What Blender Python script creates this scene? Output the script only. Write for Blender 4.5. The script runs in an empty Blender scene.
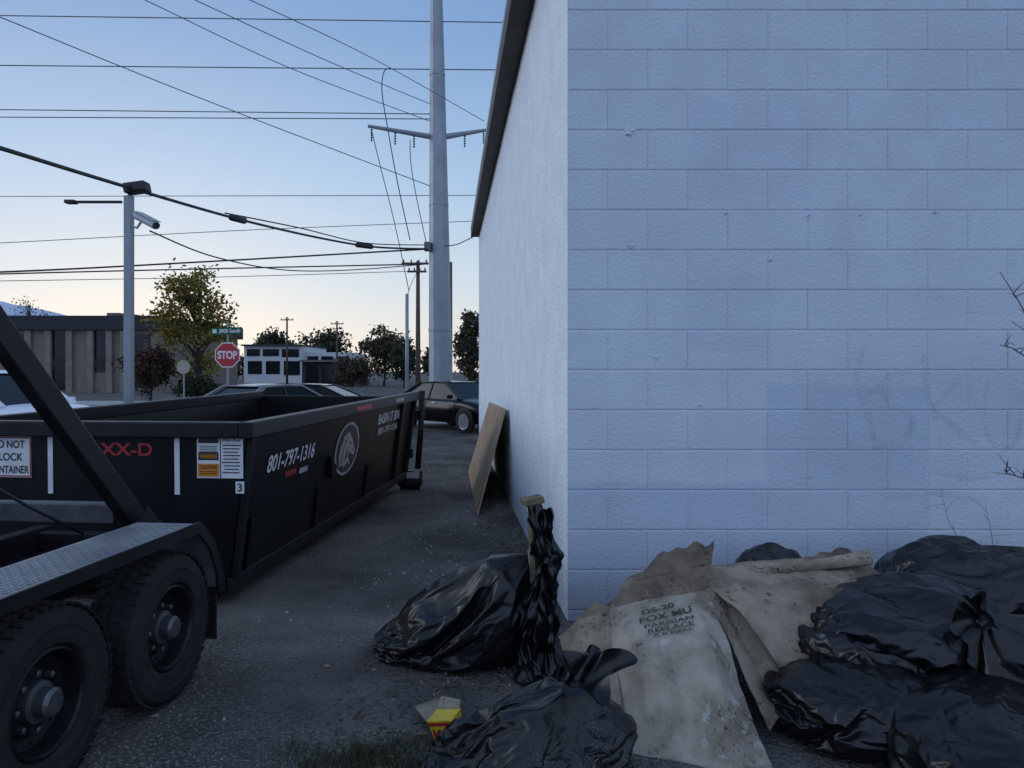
import bpy, bmesh, math, random
from mathutils import Vector, Matrix, noise
R=math.radians; PI=math.pi
random.seed(7)
scene=bpy.context.scene; col=scene.collection
F=750.0; H=1.7; HZ=372.0
def at(px,py,Y): return Vector(((px-512)/F*Y, Y, H-(py-HZ)/F*Y))
def gnd(px,Y): return Vector(((px-512)/F*Y, Y, 0))
def sm(a,b,x):
    t=max(0,min(1,(x-a)/(b-a))); return t*t*(3-2*t)
# ------------------------------------------------------------------ materials
def nt(m): return m.node_tree.nodes, m.node_tree.links
def pmat(name, base, rough=.5, metal=0, var=.25, vscale=4, bump=.15, bscale=40, bdist=.01, base2=None, ntype=None, spec=.5, rvar=.1, lo=.3, hi=.7, det=4):
    m=bpy.data.materials.new(name); m.use_nodes=True
    N,L=nt(m); b=N['Principled BSDF']
    b.inputs['Roughness'].default_value=rough; b.inputs['Metallic'].default_value=metal
    b.inputs['Specular IOR Level'].default_value=spec
    tc=N.new('ShaderNodeTexCoord'); n=N.new('ShaderNodeTexNoise'); n.inputs['Scale'].default_value=vscale; n.inputs['Detail'].default_value=det
    n.inputs['Roughness'].default_value=.62
    L.new(tc.outputs['Object'],n.inputs['Vector'])
    r=N.new('ShaderNodeMapRange'); r.inputs[1].default_value=lo; r.inputs[2].default_value=hi
    L.new(n.outputs['Fac'],r.inputs[0])
    mx=N.new('ShaderNodeMix'); mx.data_type='RGBA'
    c2=base2 if base2 else tuple(c*(1-var) for c in base)
    mx.inputs[6].default_value=(*base,1); mx.inputs[7].default_value=(*c2,1)
    L.new(r.outputs[0],mx.inputs[0]); L.new(mx.outputs[2],b.inputs['Base Color'])
    rr=N.new('ShaderNodeMapRange'); rr.inputs[3].default_value=max(.03,rough-rvar); rr.inputs[4].default_value=min(1,rough+rvar)
    L.new(n.outputs['Fac'],rr.inputs[0]); L.new(rr.outputs[0],b.inputs['Roughness'])
    if bump>0:
        n2=N.new('ShaderNodeTexNoise'); n2.inputs['Scale'].default_value=bscale; n2.inputs['Detail'].default_value=3
        if ntype: n2.noise_type=ntype
        L.new(tc.outputs['Object'],n2.inputs['Vector'])
        bp=N.new('ShaderNodeBump'); bp.inputs['Strength'].default_value=bump; bp.inputs['Distance'].default_value=bdist
        L.new(n2.outputs['Fac'],bp.inputs['Height']); L.new(bp.outputs[0],b.inputs['Normal'])
    return m
def specks(m, scale, lo, hi, colour, amount, region=None, rlo=.45, rhi=.65):
    N,L=nt(m); b=N['Principled BSDF']; src=b.inputs['Base Color'].links[0].from_socket
    tc=N.new('ShaderNodeTexCoord'); n=N.new('ShaderNodeTexNoise'); n.inputs['Scale'].default_value=scale; n.inputs['Detail'].default_value=1
    L.new(tc.outputs['Object'],n.inputs['Vector'])
    r=N.new('ShaderNodeMapRange'); r.inputs[1].default_value=lo; r.inputs[2].default_value=hi; r.inputs[4].default_value=amount
    L.new(n.outputs['Fac'],r.inputs[0]); fac=r.outputs[0]
    if region:
        n2=N.new('ShaderNodeTexNoise'); n2.inputs['Scale'].default_value=region; n2.inputs['Detail'].default_value=3; L.new(tc.outputs['Object'],n2.inputs['Vector'])
        r2=N.new('ShaderNodeMapRange'); r2.inputs[1].default_value=rlo; r2.inputs[2].default_value=rhi; L.new(n2.outputs['Fac'],r2.inputs[0])
        mu=N.new('ShaderNodeMath'); mu.operation='MULTIPLY'; L.new(fac,mu.inputs[0]); L.new(r2.outputs[0],mu.inputs[1]); fac=mu.outputs[0]
    mx=N.new('ShaderNodeMix'); mx.data_type='RGBA'; mx.inputs[7].default_value=(*colour,1)
    L.new(fac,mx.inputs[0]); L.new(src,mx.inputs[6]); L.new(mx.outputs[2],b.inputs['Base Color'])
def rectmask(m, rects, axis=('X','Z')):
    """(x0,x1,z0,z1,soft,colour multiplier): tinted rectangles on a wall, painted over patches among them"""
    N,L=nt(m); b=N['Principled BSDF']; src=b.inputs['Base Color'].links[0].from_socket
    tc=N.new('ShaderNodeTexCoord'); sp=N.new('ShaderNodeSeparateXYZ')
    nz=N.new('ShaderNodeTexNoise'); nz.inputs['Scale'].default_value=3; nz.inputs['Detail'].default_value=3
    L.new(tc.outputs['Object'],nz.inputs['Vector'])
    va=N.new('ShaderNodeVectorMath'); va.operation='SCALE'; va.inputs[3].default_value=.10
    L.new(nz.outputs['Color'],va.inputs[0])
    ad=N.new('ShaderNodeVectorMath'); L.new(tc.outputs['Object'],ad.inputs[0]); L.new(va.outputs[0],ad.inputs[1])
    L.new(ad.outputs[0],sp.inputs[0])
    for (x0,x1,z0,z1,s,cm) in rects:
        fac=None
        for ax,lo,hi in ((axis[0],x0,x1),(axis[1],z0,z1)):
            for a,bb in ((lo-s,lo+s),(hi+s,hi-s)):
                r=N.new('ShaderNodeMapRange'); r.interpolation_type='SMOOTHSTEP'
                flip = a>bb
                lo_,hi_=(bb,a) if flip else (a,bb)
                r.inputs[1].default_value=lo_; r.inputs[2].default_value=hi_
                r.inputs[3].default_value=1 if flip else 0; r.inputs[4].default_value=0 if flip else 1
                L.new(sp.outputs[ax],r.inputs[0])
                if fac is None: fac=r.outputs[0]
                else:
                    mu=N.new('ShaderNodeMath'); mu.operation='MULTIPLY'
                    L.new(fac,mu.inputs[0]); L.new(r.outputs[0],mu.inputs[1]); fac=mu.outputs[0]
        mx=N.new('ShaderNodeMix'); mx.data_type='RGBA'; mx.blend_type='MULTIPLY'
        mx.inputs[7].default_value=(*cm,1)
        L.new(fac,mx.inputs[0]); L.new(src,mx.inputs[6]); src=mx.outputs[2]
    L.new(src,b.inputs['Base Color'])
def leafmat(name, c1, c2, c3):
    m=bpy.data.materials.new(name); m.use_nodes=True; N,L=nt(m); b=N['Principled BSDF']
    g=N.new('ShaderNodeNewGeometry'); cr=N.new('ShaderNodeValToRGB')
    cr.color_ramp.elements[0].color=(*c1,1); cr.color_ramp.elements[1].color=(*c3,1)
    e=cr.color_ramp.elements.new(.5); e.color=(*c2,1)
    L.new(g.outputs['Random Per Island'],cr.inputs[0]); L.new(cr.outputs[0],b.inputs['Base Color'])
    b.inputs['Roughness'].default_value=.7
    tr=N.new('ShaderNodeBsdfTranslucent'); L.new(cr.outputs[0],tr.inputs[0])
    ms=N.new('ShaderNodeMixShader'); ms.inputs[0].default_value=.3
    L.new(b.outputs[0],ms.inputs[1]); L.new(tr.outputs[0],ms.inputs[2]); L.new(ms.outputs[0],N['Material Output'].inputs[0])
    return m
def bagmat(name, frost=0.0, rough=.27):
    m=pmat(name,(.005,.005,.006),rough,0,.3,6,.40,8,.018,ntype='RIDGED_MULTIFRACTAL',rvar=.12,spec=.42)
    if frost>0: specks(m,150,.60-.06*frost,.72,(.20,.21,.24),frost,3.2)
    return m
M={}
M['block']=pmat('painted_block',(.585,.64,.715),.8,0,.10,2.2,.7,48,.009,lo=.32,hi=.68)
specks(M['block'],20,.60,.72,(.49,.54,.615),.4,1.5)
M['stucco']=pmat('painted_stucco',(.83,.865,.91),.88,0,.14,3.0,.75,34,.02)
M['mortar']=pmat('painted_mortar',(.55,.60,.665),.85,0,.1,3,.3,80,.004)
M['fascia']=pmat('brown_fascia',(.055,.042,.036),.6,0,.3,3,.1)
M['roof']=pmat('roof_membrane',(.12,.12,.12),.8)
M['black_steel']=pmat('black_steel',(.005,.005,.006),.38,0,.4,2.5,.08,14,.01,base2=(.011,.011,.013),spec=.18)
M['black_rail']=pmat('worn_black_rail',(.007,.007,.008),.42,0,.4,6,.1,40,base2=(.018,.018,.02),spec=.24)
M['grey_rail']=pmat('worn_grey_rail',(.10,.10,.105),.45,.2,.5,6,.1,40,base2=(.04,.04,.042))
M['dark_inside']=pmat('bin_inside',(.008,.008,.009),.8,0,.4,3,.2,20,spec=.2)
M['white_vinyl']=pmat('white_vinyl',(.70,.70,.72),.4,0,.2,8,0)
M['red_vinyl']=pmat('red_vinyl',(.36,.02,.025),.4,0,.2,8,0)
M['orange_vinyl']=pmat('orange_vinyl',(.62,.22,.02),.4,0,.15,8,0)
M['black_vinyl']=pmat('black_vinyl',(.012,.012,.013),.5,0,.2,8,0)
M['grey_vinyl']=pmat('grey_vinyl',(.40,.40,.40),.5,0,.3,8,0)
M['brown_vinyl']=pmat('brown_grey_vinyl',(.42,.385,.35),.5,0,.4,10,0)
M['dark_vinyl']=pmat('dark_grey_vinyl',(.045,.043,.042),.5,0,.3,8,0)
M['tyre']=pmat('tyre_rubber',(.012,.012,.013),.8,0,.3,8,.25,60,.006,base2=(.030,.029,.028),spec=.25)
M['rim_black']=pmat('black_rim',(.014,.014,.016),.42,.2,.3,8,.05,spec=.3)
M['hub']=pmat('hub_metal',(.16,.16,.17),.45,.7,.4,12,.1)
M['alloy']=pmat('alloy_rim',(.50,.51,.53),.3,.7,.15,6,0)
M['plate']=pmat('diamond_plate',(.34,.34,.35),.45,.6,.35,5,.1,60)
M['galv']=pmat('galvanised_steel',(.30,.32,.35),.5,.35,.2,1.2,.06,30)
M['wood_pole']=pmat('weathered_pole',(.10,.075,.055),.9,0,.4,3,.4,30)
M['wire']=pmat('wire_black',(.02,.021,.024),.6,0,.2,3,0)
M['wire_grey']=pmat('wire_aluminium',(.10,.11,.13),.5,.3,.2,3,0)
M['insul']=pmat('insulator_grey',(.12,.12,.14),.4,0,.2,6,0)
M['ply']=pmat('plywood_face',(.38,.26,.165),.8,0,.35,4,.2,50,base2=(.22,.145,.09))
M['asphalt']=pmat('asphalt',(.150,.138,.126),.9,0,.3,.9,1.0,30,.045,base2=(.064,.059,.055),lo=.36,hi=.62,spec=.25)
specks(M['asphalt'],55,.55,.67,(.30,.28,.26),.85,.8,.42,.64)
specks(M['asphalt'],34,.60,.70,(.03,.028,.027),.75,1.7,.35,.6)
M['road']=pmat('road_asphalt',(.18,.175,.17),.8,0,.25,.4,.4,40,.01)
M['concrete']=pmat('concrete',(.36,.35,.34),.85,0,.2,1.5,.2,40)
M['bag']=bagmat('black_bag_plastic',0,.28)
M['bag_frost']=bagmat('dewy_bag_plastic',.6,.3)
M['bag_dull']=bagmat('dull_bag_plastic',.22,.34)
M['card']=pmat('wet_cardboard',(.29,.235,.17),.9,0,.4,4.5,.25,24,.006,base2=(.13,.098,.068),lo=.38,hi=.64)
M['card_light']=pmat('pale_cardboard',(.37,.325,.26),.9,0,.3,3.2,.25,22,.006,base2=(.18,.145,.105),lo=.38,hi=.60,det=6)
specks(M['card_light'],22,.55,.67,(.50,.49,.47),.6,2.6,.49,.60)
M['card_dark']=pmat('soggy_cardboard',(.20,.15,.105),.9,0,.5,6,.25,24,.006,base2=(.07,.05,.036))
for k in ('card','card_light','card_dark'): specks(M[k],44,.58,.68,(.05,.038,.028),.85,3.2,.45,.58)
M['ink']=pmat('faded_ink',(.035,.032,.03),.85,0,.3,34,0,base2=(.12,.098,.075),lo=.50,hi=.72)
M['carton_yellow']=pmat('carton_yellow',(.70,.48,.02),.45,0,.25,14,0)
M['post']=pmat('weathered_post',(.20,.175,.085),.9,0,.5,14,.5,50,.01,base2=(.05,.045,.035))
M['tape']=pmat('pale_tag',(.42,.39,.30),.6,0,.3,30,0)
M['twig']=pmat('dry_twig',(.10,.07,.055),.9,0,.3,8,.2)
M['straw']=pmat('dry_straw',(.26,.19,.12),.9,0,.3,8,0)
M['bark']=pmat('bark',(.07,.055,.045),.95,0,.4,6,.5,25,.02)
M['leaf_autumn']=leafmat('autumn_leaves',(.055,.06,.012),(.19,.155,.02),(.34,.22,.03))
M['leaf_red']=leafmat('russet_leaves',(.025,.014,.010),(.055,.022,.015),(.09,.04,.02))
M['leaf_dark']=leafmat('dark_leaves',(.016,.022,.012),(.035,.045,.02),(.06,.06,.03))
M['leaf_brown']=leafmat('brown_leaves',(.03,.028,.018),(.065,.055,.03),(.11,.08,.04))
M['grass']=leafmat('dark_grass',(.025,.035,.014),(.05,.065,.022),(.13,.11,.055))
M['stone']=leafmat('gravel_stones',(.06,.058,.055),(.17,.16,.15),(.42,.40,.37))
M['litter']=leafmat('leaf_litter',(.04,.028,.018),(.11,.075,.045),(.26,.20,.13))
M['brick_tan']=pmat('tan_brick',(.245,.205,.17),.9,0,.3,2,.3,30,.02,spec=.2)
M['brick_dark']=pmat('dark_band',(.045,.045,.05),.8,0,.2,2,0,spec=.2)
M['concrete_white']=pmat('white_panel',(.52,.53,.55),.7,0,.12,.6,0)
M['glass']=pmat('dark_glass',(.012,.014,.018),.12,0,.3,1,0,spec=.3,rvar=.03)
M['car_glass']=pmat('tinted_car_glass',(.006,.007,.009),.08,0,.3,1,0,spec=.16,rvar=.02)
M['metal_box']=pmat('roof_unit_metal',(.16,.15,.145),.6,.2,.2,2,0)
M['sign_green']=pmat('sign_green',(.008,.125,.045),.5,0,.1,6,0,spec=.2)
M['sign_red']=pmat('sign_red',(.48,.022,.035),.4,0,.1,6,0)
M['sign_white']=pmat('sign_white',(.78,.78,.78),.4,0,.08,6,0)
M['sign_back']=pmat('sign_back_yellow',(.40,.36,.28),.5,.1,.2,6,0)
M['camera_white']=pmat('camera_housing',(.42,.43,.45),.4,0,.1,6,0)
M['car_dark']=pmat('black_car_paint',(.005,.005,.007),.14,0,.1,2,0,spec=.22,rvar=.03)
M['car_white']=pmat('white_car_paint',(.78,.79,.81),.3,0,.05,2,0,spec=.5,rvar=.03)
M['car_silver']=pmat('silver_car_paint',(.24,.25,.27),.2,.4,.06,2,0,spec=.6,rvar=.03)
M['car_blue']=pmat('navy_car_paint',(.012,.014,.022),.14,.0,.06,2,0,spec=.4,rvar=.03)
M['lamp_clear']=pmat('headlight_lens',(.55,.57,.60),.1,.2,.1,6,0)
M['lamp_red']=pmat('tail_light_lens',(.30,.01,.012),.15,0,.1,6,0)
M['plastic']=pmat('black_trim',(.013,.013,.014),.5,0,.2,6,0)
M['hazy_snow']=pmat('mountain',(.62,.66,.75),.95,0,.5,.0012,0,base2=(.46,.50,.60),spec=.05,det=2)  # pale distance haze mixed into the snowy slope colour
M['paint_line']=pmat('road_paint',(.45,.43,.38),.7,0,.4,2,0)
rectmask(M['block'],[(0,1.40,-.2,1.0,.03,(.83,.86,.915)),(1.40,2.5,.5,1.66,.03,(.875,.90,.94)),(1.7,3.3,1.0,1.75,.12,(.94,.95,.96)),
   (0,.75,1.55,2.55,.05,(1.05,1.05,1.04)),(0,9,-.3,.30,.12,(.80,.80,.80)),(2.0,3.5,2.35,2.85,.04,(1.04,1.04,1.03)),(.9,1.7,2.9,3.6,.05,(.96,.965,.98)),(2.2,4,3.3,5,.3,(.96,.965,.975)),(.85,1.45,1.9,2.4,.03,(.95,.96,.975)),(2.75,3.25,.8,1.3,.03,(1.05,1.05,1.04))])  # painted over patches, plus a darker foot band and upper right area
rectmask(M['stucco'],[(-2,2,-.3,.35,.2,(.70,.70,.72)),(-2,2,4.6,5.4,.3,(.93,.94,.95))])  # darker along the foot, slightly darker below the eaves
gm=pmat('faded_spray_paint',(.42,.45,.53),.8,0,.1,3,0); N,L=nt(gm)
tp=N.new('ShaderNodeBsdfTransparent'); ms=N.new('ShaderNodeMixShader'); nz=N.new('ShaderNodeTexNoise'); nz.inputs['Scale'].default_value=7; nz.inputs['Detail'].default_value=5
tcx=N.new('ShaderNodeTexCoord'); L.new(tcx.outputs['Object'],nz.inputs['Vector'])
mr=N.new('ShaderNodeMapRange'); mr.inputs[1].default_value=.36; mr.inputs[2].default_value=.72; mr.inputs[3].default_value=.0; mr.inputs[4].default_value=.19
L.new(nz.outputs['Fac'],mr.inputs[0]); L.new(mr.outputs[0],ms.inputs[0]); L.new(tp.outputs[0],ms.inputs[1]); L.new(N['Principled BSDF'].outputs[0],ms.inputs[2])
L.new(ms.outputs[0],N['Material Output'].inputs[0]); M['graffiti']=gm
# ------------------------------------------------------------------ mesh helpers
def root_of(o):
    while o.parent: o=o.parent
    return o
class MB:
    def __init__(s): s.v=[]; s.f=[]
    def add(s,vs,fs):
        o=len(s.v); s.v+=[tuple(v) for v in vs]; s.f+=[[i+o for i in f] for f in fs]; return s
    def box(s,lo,hi):
        (a,b,c),(d,e,f)=lo,hi
        return s.add([(a,b,c),(d,b,c),(d,e,c),(a,e,c),(a,b,f),(d,b,f),(d,e,f),(a,e,f)],[(0,3,2,1),(4,5,6,7),(0,1,5,4),(1,2,6,5),(2,3,7,6),(3,0,4,7)])
    def obox(s,c,ux,uy,uz):
        c=Vector(c);ux=Vector(ux);uy=Vector(uy);uz=Vector(uz)
        vs=[c+a*ux+b*uy+d*uz for d in(-1,1) for a,b in((-1,-1),(1,-1),(1,1),(-1,1))]
        return s.add(vs,[(0,3,2,1),(4,5,6,7),(0,1,5,4),(1,2,6,5),(2,3,7,6),(3,0,4,7)])
    def bar(s,p0,p1,w,h,up=(0,0,1)):
        p0=Vector(p0);p1=Vector(p1);t=(p1-p0); l=t.length; t.normalize(); up=Vector(up)
        if abs(t.dot(up))>.98: up=Vector((0,1,0))
        sd=t.cross(up).normalized(); u=sd.cross(t)
        return s.obox((p0+p1)/2,t*l/2,sd*w/2,u*h/2)
    def tube(s,pts,r,n=8,cap=True):
        pts=[Vector(p) for p in pts]; k=len(pts)
        rs=r if isinstance(r,(list,tuple)) else [r]*k
        t=(pts[1]-pts[0]).normalized(); a=Vector((0,0,1)) if abs(t.z)<.9 else Vector((1,0,0))
        nrm=(a-t*a.dot(t)).normalized(); vs=[]; fs=[]
        for i,p in enumerate(pts):
            t=(pts[min(i+1,k-1)]-pts[max(i-1,0)]).normalized()
            nrm=(nrm-t*nrm.dot(t)).normalized(); b=t.cross(nrm)
            for j in range(n):
                an=2*PI*j/n; vs.append(p+(nrm*math.cos(an)+b*math.sin(an))*rs[i])
        for i in range(k-1):
            for j in range(n):
                fs.append((i*n+j,i*n+(j+1)%n,(i+1)*n+(j+1)%n,(i+1)*n+j))
        if cap: fs.append(tuple(range(n-1,-1,-1))); fs.append(tuple(range((k-1)*n,k*n)))
        return s.add(vs,fs)
    def lathe(s,prof,n=24,mat=None,close=False):
        mat=mat or Matrix(); vs=[]; fs=[]; k=len(prof)
        for r,z in prof:
            for j in range(n):
                an=2*PI*j/n; vs.append(mat@Vector((r*math.cos(an),r*math.sin(an),z)))
        for i in range(k if close else k-1):
            i2=(i+1)%k
            for j in range(n): fs.append((i*n+j,i*n+(j+1)%n,i2*n+(j+1)%n,i2*n+j))
        if not close:
            fs.append(tuple(range(n-1,-1,-1))); fs.append(tuple(range((k-1)*n,k*n)))
        return s.add(vs,fs)
    def prism(s,poly,off):
        poly=[Vector(p) for p in poly]; off=Vector(off); n=len(poly)
        return s.add(poly+[p+off for p in poly],[tuple(range(n-1,-1,-1)),tuple(range(n,2*n))]+[(i,(i+1)%n,n+(i+1)%n,n+i) for i in range(n)])
    def quad(s,o,u,v,w,h):
        o=Vector(o);u=Vector(u);v=Vector(v)
        return s.add([o-u*w/2-v*h/2,o+u*w/2-v*h/2,o+u*w/2+v*h/2,o-u*w/2+v*h/2],[(0,1,2,3)])
    def build(s,name,mat,parent=None,world=False,smooth=False,bevel=0,loc=None,normals=True,segs=2):
        off=Vector((0,0,0))
        if parent and world: off=root_of(parent).location.copy()
        if loc is not None and not parent: off=Vector(loc)
        me=bpy.data.meshes.new(name); me.from_pydata([tuple(Vector(v)-off) for v in s.v],[],s.f)
        if normals:
            bm=bmesh.new(); bm.from_mesh(me); bmesh.ops.recalc_face_normals(bm,faces=bm.faces); bm.to_mesh(me); bm.free()
        if smooth: me.polygons.foreach_set('use_smooth',[True]*len(me.polygons))
        o=bpy.data.objects.new(name,me); col.objects.link(o); me.materials.append(M[mat] if isinstance(mat,str) else mat)
        if parent: o.parent=parent
        elif loc is not None: o.location=off
        if bevel:
            b=o.modifiers.new('bevel','BEVEL'); b.width=bevel; b.segments=segs; b.limit_method='ANGLE'; b.angle_limit=R(40)
        return o
def boxes(name,mat,parent,lst,world=False,bevel=0):
    for lo,hi in lst: MB().box(lo,hi).build(name,mat,parent,world=world,bevel=bevel)
def tag(o,label=None,cat=None,group=None,kind=None):
    if label: o['label']=label
    if cat: o['category']=cat
    if group: o['group']=group
    if kind: o['kind']=kind
    return o
def thing(name,label,cat,loc=(0,0,0),rz=0,group=None):
    o=bpy.data.objects.new(name,None); col.objects.link(o); o.location=loc; o.rotation_euler=(0,0,rz); o.empty_display_size=.2
    return tag(o,label,cat,group)
def text_data(s,bold=.012):
    cu=bpy.data.curves.new('t','FONT'); cu.body=s; cu.size=1; cu.align_x='CENTER'; cu.offset=bold; cu.space_line=.9
    ob=bpy.data.objects.new('t',cu); col.objects.link(ob)
    dg=bpy.context.evaluated_depsgraph_get(); dg.update()
    me=bpy.data.meshes.new_from_object(ob.evaluated_get(dg))
    vs=[v.co.copy() for v in me.vertices]; fs=[tuple(p.vertices) for p in me.polygons]
    bpy.data.objects.remove(ob); bpy.data.curves.remove(cu); bpy.data.meshes.remove(me)
    x0=min(v.x for v in vs);x1=max(v.x for v in vs);y0=min(v.y for v in vs);y1=max(v.y for v in vs)
    return [((v.x-x0)/(x1-x0)-.5,(v.y-y0)/(y1-y0)-.5) for v in vs],fs
def text_on(mb,s,o,u,v,w,h,bold=.012,shear=0):
    o=Vector(o);u=Vector(u);v=Vector(v); t,f=text_data(s,bold)
    mb.add([o+u*(a*w+b*h*shear)+v*(b*h) for a,b in t],f); return mb
# ------------------------------------------------------------------ rubbish bag shapes: cloth settled over lumps
def settle_bag(seed, neck, frames=26, sub=6, shrink=-.16, big=1.0):
    rnd=random.Random(seed); nk=Vector(neck or (0,0,1)).normalized(); e1=nk.orthogonal().normalized(); e2=nk.cross(e1)
    rad=Vector((.50,.38,.32))
    tmp=[]; tmpm=[]
    bm=bmesh.new()
    for i in range(8 if neck else 10):
        r=rnd.uniform(.13,.2)*big; a=rnd.random()*6.28; q=rnd.uniform(.1,.72)
        c=Vector((math.cos(a)*q*rad.x*.8,math.sin(a)*q*rad.y*.8,rnd.uniform(.13,.36)))
        mt=Matrix.Translation(c)@Matrix.Rotation(rnd.random()*3,4,Vector((rnd.random(),rnd.random(),1)))@Matrix.Diagonal((rnd.uniform(.8,1.35),rnd.uniform(.8,1.2),rnd.uniform(.6,.95),1))
        if i%3==0: bmesh.ops.create_cube(bm,size=r*1.55,matrix=mt)
        else: bmesh.ops.create_icosphere(bm,subdivisions=2,radius=r,matrix=mt)
    me=bpy.data.meshes.new('lump'); bm.to_mesh(me); bm.free(); lo=bpy.data.objects.new('lump',me); col.objects.link(lo); tmp.append(lo); tmpm.append(me)
    cm=lo.modifiers.new('c','COLLISION'); lo.collision.thickness_outer=.01; lo.collision.cloth_friction=4
    me=bpy.data.meshes.new('flat'); me.from_pydata([(-3,-3,0),(3,-3,0),(3,3,0),(-3,3,0)],[],[(0,1,2,3)]); go=bpy.data.objects.new('flat',me); col.objects.link(go); tmp.append(go); tmpm.append(me)
    go.modifiers.new('c','COLLISION'); go.collision.thickness_outer=.01; go.collision.cloth_friction=10
    bm=bmesh.new(); bmesh.ops.create_icosphere(bm,subdivisions=sub,radius=1); off=Vector((seed*3.3,seed,1)); pins=[]
    tgt=Vector((nk.x*rad.x,nk.y*rad.y,nk.z*rad.z))*1.22
    for v in bm.verts:
        d=v.co.normalized(); s=1+.10*noise.noise(d*2+off)+.02*noise.noise(d*9+off)
        p=Vector((d.x*rad.x,d.y*rad.y,d.z*rad.z))*s*1.06
        if neck:
            an=d.dot(nk); w=sm(.90,.985,an)
            if w>0: p=p.lerp(tgt+(e1*d.dot(e1)+e2*d.dot(e2))*.10,w)
            if an>.975: pins.append(v.index)
        p.z=max(p.z+rad.z*1.0,.02)
        v.co=p
    me=bpy.data.meshes.new('sack'); bm.to_mesh(me); bm.free(); so=bpy.data.objects.new('sack',me); col.objects.link(so); tmp.append(so); tmpm.append(me)
    cl=so.modifiers.new('cl','CLOTH'); st=cl.settings; st.quality=5; st.mass=.08; st.tension_stiffness=25; st.compression_stiffness=25; st.shear_stiffness=10; st.bending_stiffness=.02
    st.tension_damping=8; st.compression_damping=8; st.shear_damping=8; st.air_damping=2; st.shrink_min=shrink
    if pins:
        vg=so.vertex_groups.new(name='pin'); vg.add(pins,1.0,'REPLACE'); st.vertex_group_mass='pin'
    cl.collision_settings.collision_quality=2; cl.collision_settings.distance_min=.008; cl.collision_settings.use_self_collision=False
    cl.point_cache.frame_start=1; cl.point_cache.frame_end=frames+2
    for f in range(1,frames+1): scene.frame_set(f)
    dg=bpy.context.evaluated_depsgraph_get(); src=bpy.data.meshes.new_from_object(so.evaluated_get(dg))
    npos_=sum((src.vertices[i].co for i in pins),Vector())/max(1,len(pins))
    flat_=bpy.data.meshes.new('flat_copy'); flat_.from_pydata([tuple(v.co) for v in src.vertices],[],[tuple(p.vertices) for p in src.polygons])
    scene.frame_set(1)
    for o in tmp: bpy.data.objects.remove(o)
    for q in tmpm+[src]: bpy.data.meshes.remove(q)
    # smooth refinement of the settled film
    to=bpy.data.objects.new('refine',flat_); col.objects.link(to); sb=to.modifiers.new('s','SUBSURF'); sb.levels=1; sb.render_levels=1
    dg=bpy.context.evaluated_depsgraph_get(); dg.update(); out=bpy.data.meshes.new_from_object(to.evaluated_get(dg))
    bpy.data.objects.remove(to); bpy.data.meshes.remove(flat_)
    out.polygons.foreach_set('use_smooth',[True]*len(out.polygons)); out.materials.clear()
    return out,npos_,nk
SHAPES=[settle_bag(3,(.80,-.2,.58)),settle_bag(5,(.35,-.25,.9)),settle_bag(9,(-.55,-.5,.67),shrink=-.2),settle_bag(14,None,24,shrink=-.20),settle_bag(23,None,24,shrink=-.25,big=1.1)]
# ------------------------------------------------------------------ camera, light, world
cam=bpy.data.cameras.new('camera'); co=bpy.data.objects.new('camera',cam); col.objects.link(co)
co.location=(0,0,H); co.rotation_euler=(R(90),0,0); cam.sensor_width=36; cam.lens=F/1024*36; cam.shift_y=-(384-HZ)/1024
cam.clip_end=9000; cam.clip_start=.05; scene.camera=co
w=bpy.data.worlds.new('World'); scene.world=w; w.use_nodes=True
N=w.node_tree.nodes; L=w.node_tree.links; bg=N['Background']
tc=N.new('ShaderNodeTexCoord'); sp=N.new('ShaderNodeSeparateXYZ'); L.new(tc.outputs['Generated'],sp.inputs[0])
cr=N.new('ShaderNodeValToRGB'); L.new(sp.outputs['Z'],cr.inputs[0]); el=cr.color_ramp.elements
el[0].position=0; el[0].color=(.72,.70,.67,1); el[1].position=1; el[1].color=(.07,.16,.38,1)
for p,c in ((.05,(.68,.71,.72)),(.12,(.54,.66,.77)),(.24,(.35,.53,.76)),(.40,(.20,.36,.64))):
    e=el.new(p); e.color=(*c,1)
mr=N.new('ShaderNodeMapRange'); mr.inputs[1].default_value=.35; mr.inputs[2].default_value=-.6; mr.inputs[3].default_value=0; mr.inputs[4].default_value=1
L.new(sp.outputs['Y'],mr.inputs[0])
mb_=N.new('ShaderNodeMix'); mb_.data_type='RGBA'; mb_.inputs[7].default_value=(.52,.695,1.05,1)  # extra blue light added to the unseen sky behind camera, brightening the wall
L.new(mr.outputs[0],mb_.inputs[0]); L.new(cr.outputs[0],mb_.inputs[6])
dt=N.new('ShaderNodeVectorMath'); dt.operation='DOT_PRODUCT'; L.new(tc.outputs['Generated'],dt.inputs[0]); dt.inputs[1].default_value=Vector((-.45,.89,.03)).normalized()
pw=N.new('ShaderNodeMath'); pw.operation='POWER'; mxm=N.new('ShaderNodeMath'); mxm.operation='MAXIMUM'; mxm.inputs[1].default_value=0
L.new(dt.outputs['Value'],mxm.inputs[0]); L.new(mxm.outputs[0],pw.inputs[0]); pw.inputs[1].default_value=10
gl=N.new('ShaderNodeMix'); gl.data_type='RGBA'; gl.blend_type='ADD'; gl.inputs[7].default_value=(.14,.11,.085,1)
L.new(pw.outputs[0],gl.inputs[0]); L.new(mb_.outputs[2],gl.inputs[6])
sky=N.new('ShaderNodeTexSky'); sky.sky_type='NISHITA'; sky.sun_disc=False; sky.sun_elevation=R(4); sky.sun_rotation=R(-27)
sc=N.new('ShaderNodeMix'); sc.data_type='RGBA'; sc.blend_type='ADD'; sc.inputs[0].default_value=.006
L.new(gl.outputs[2],sc.inputs[6]); L.new(sky.outputs[0],sc.inputs[7]); L.new(sc.outputs[2],bg.inputs[0]); bg.inputs[1].default_value=1.0
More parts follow.
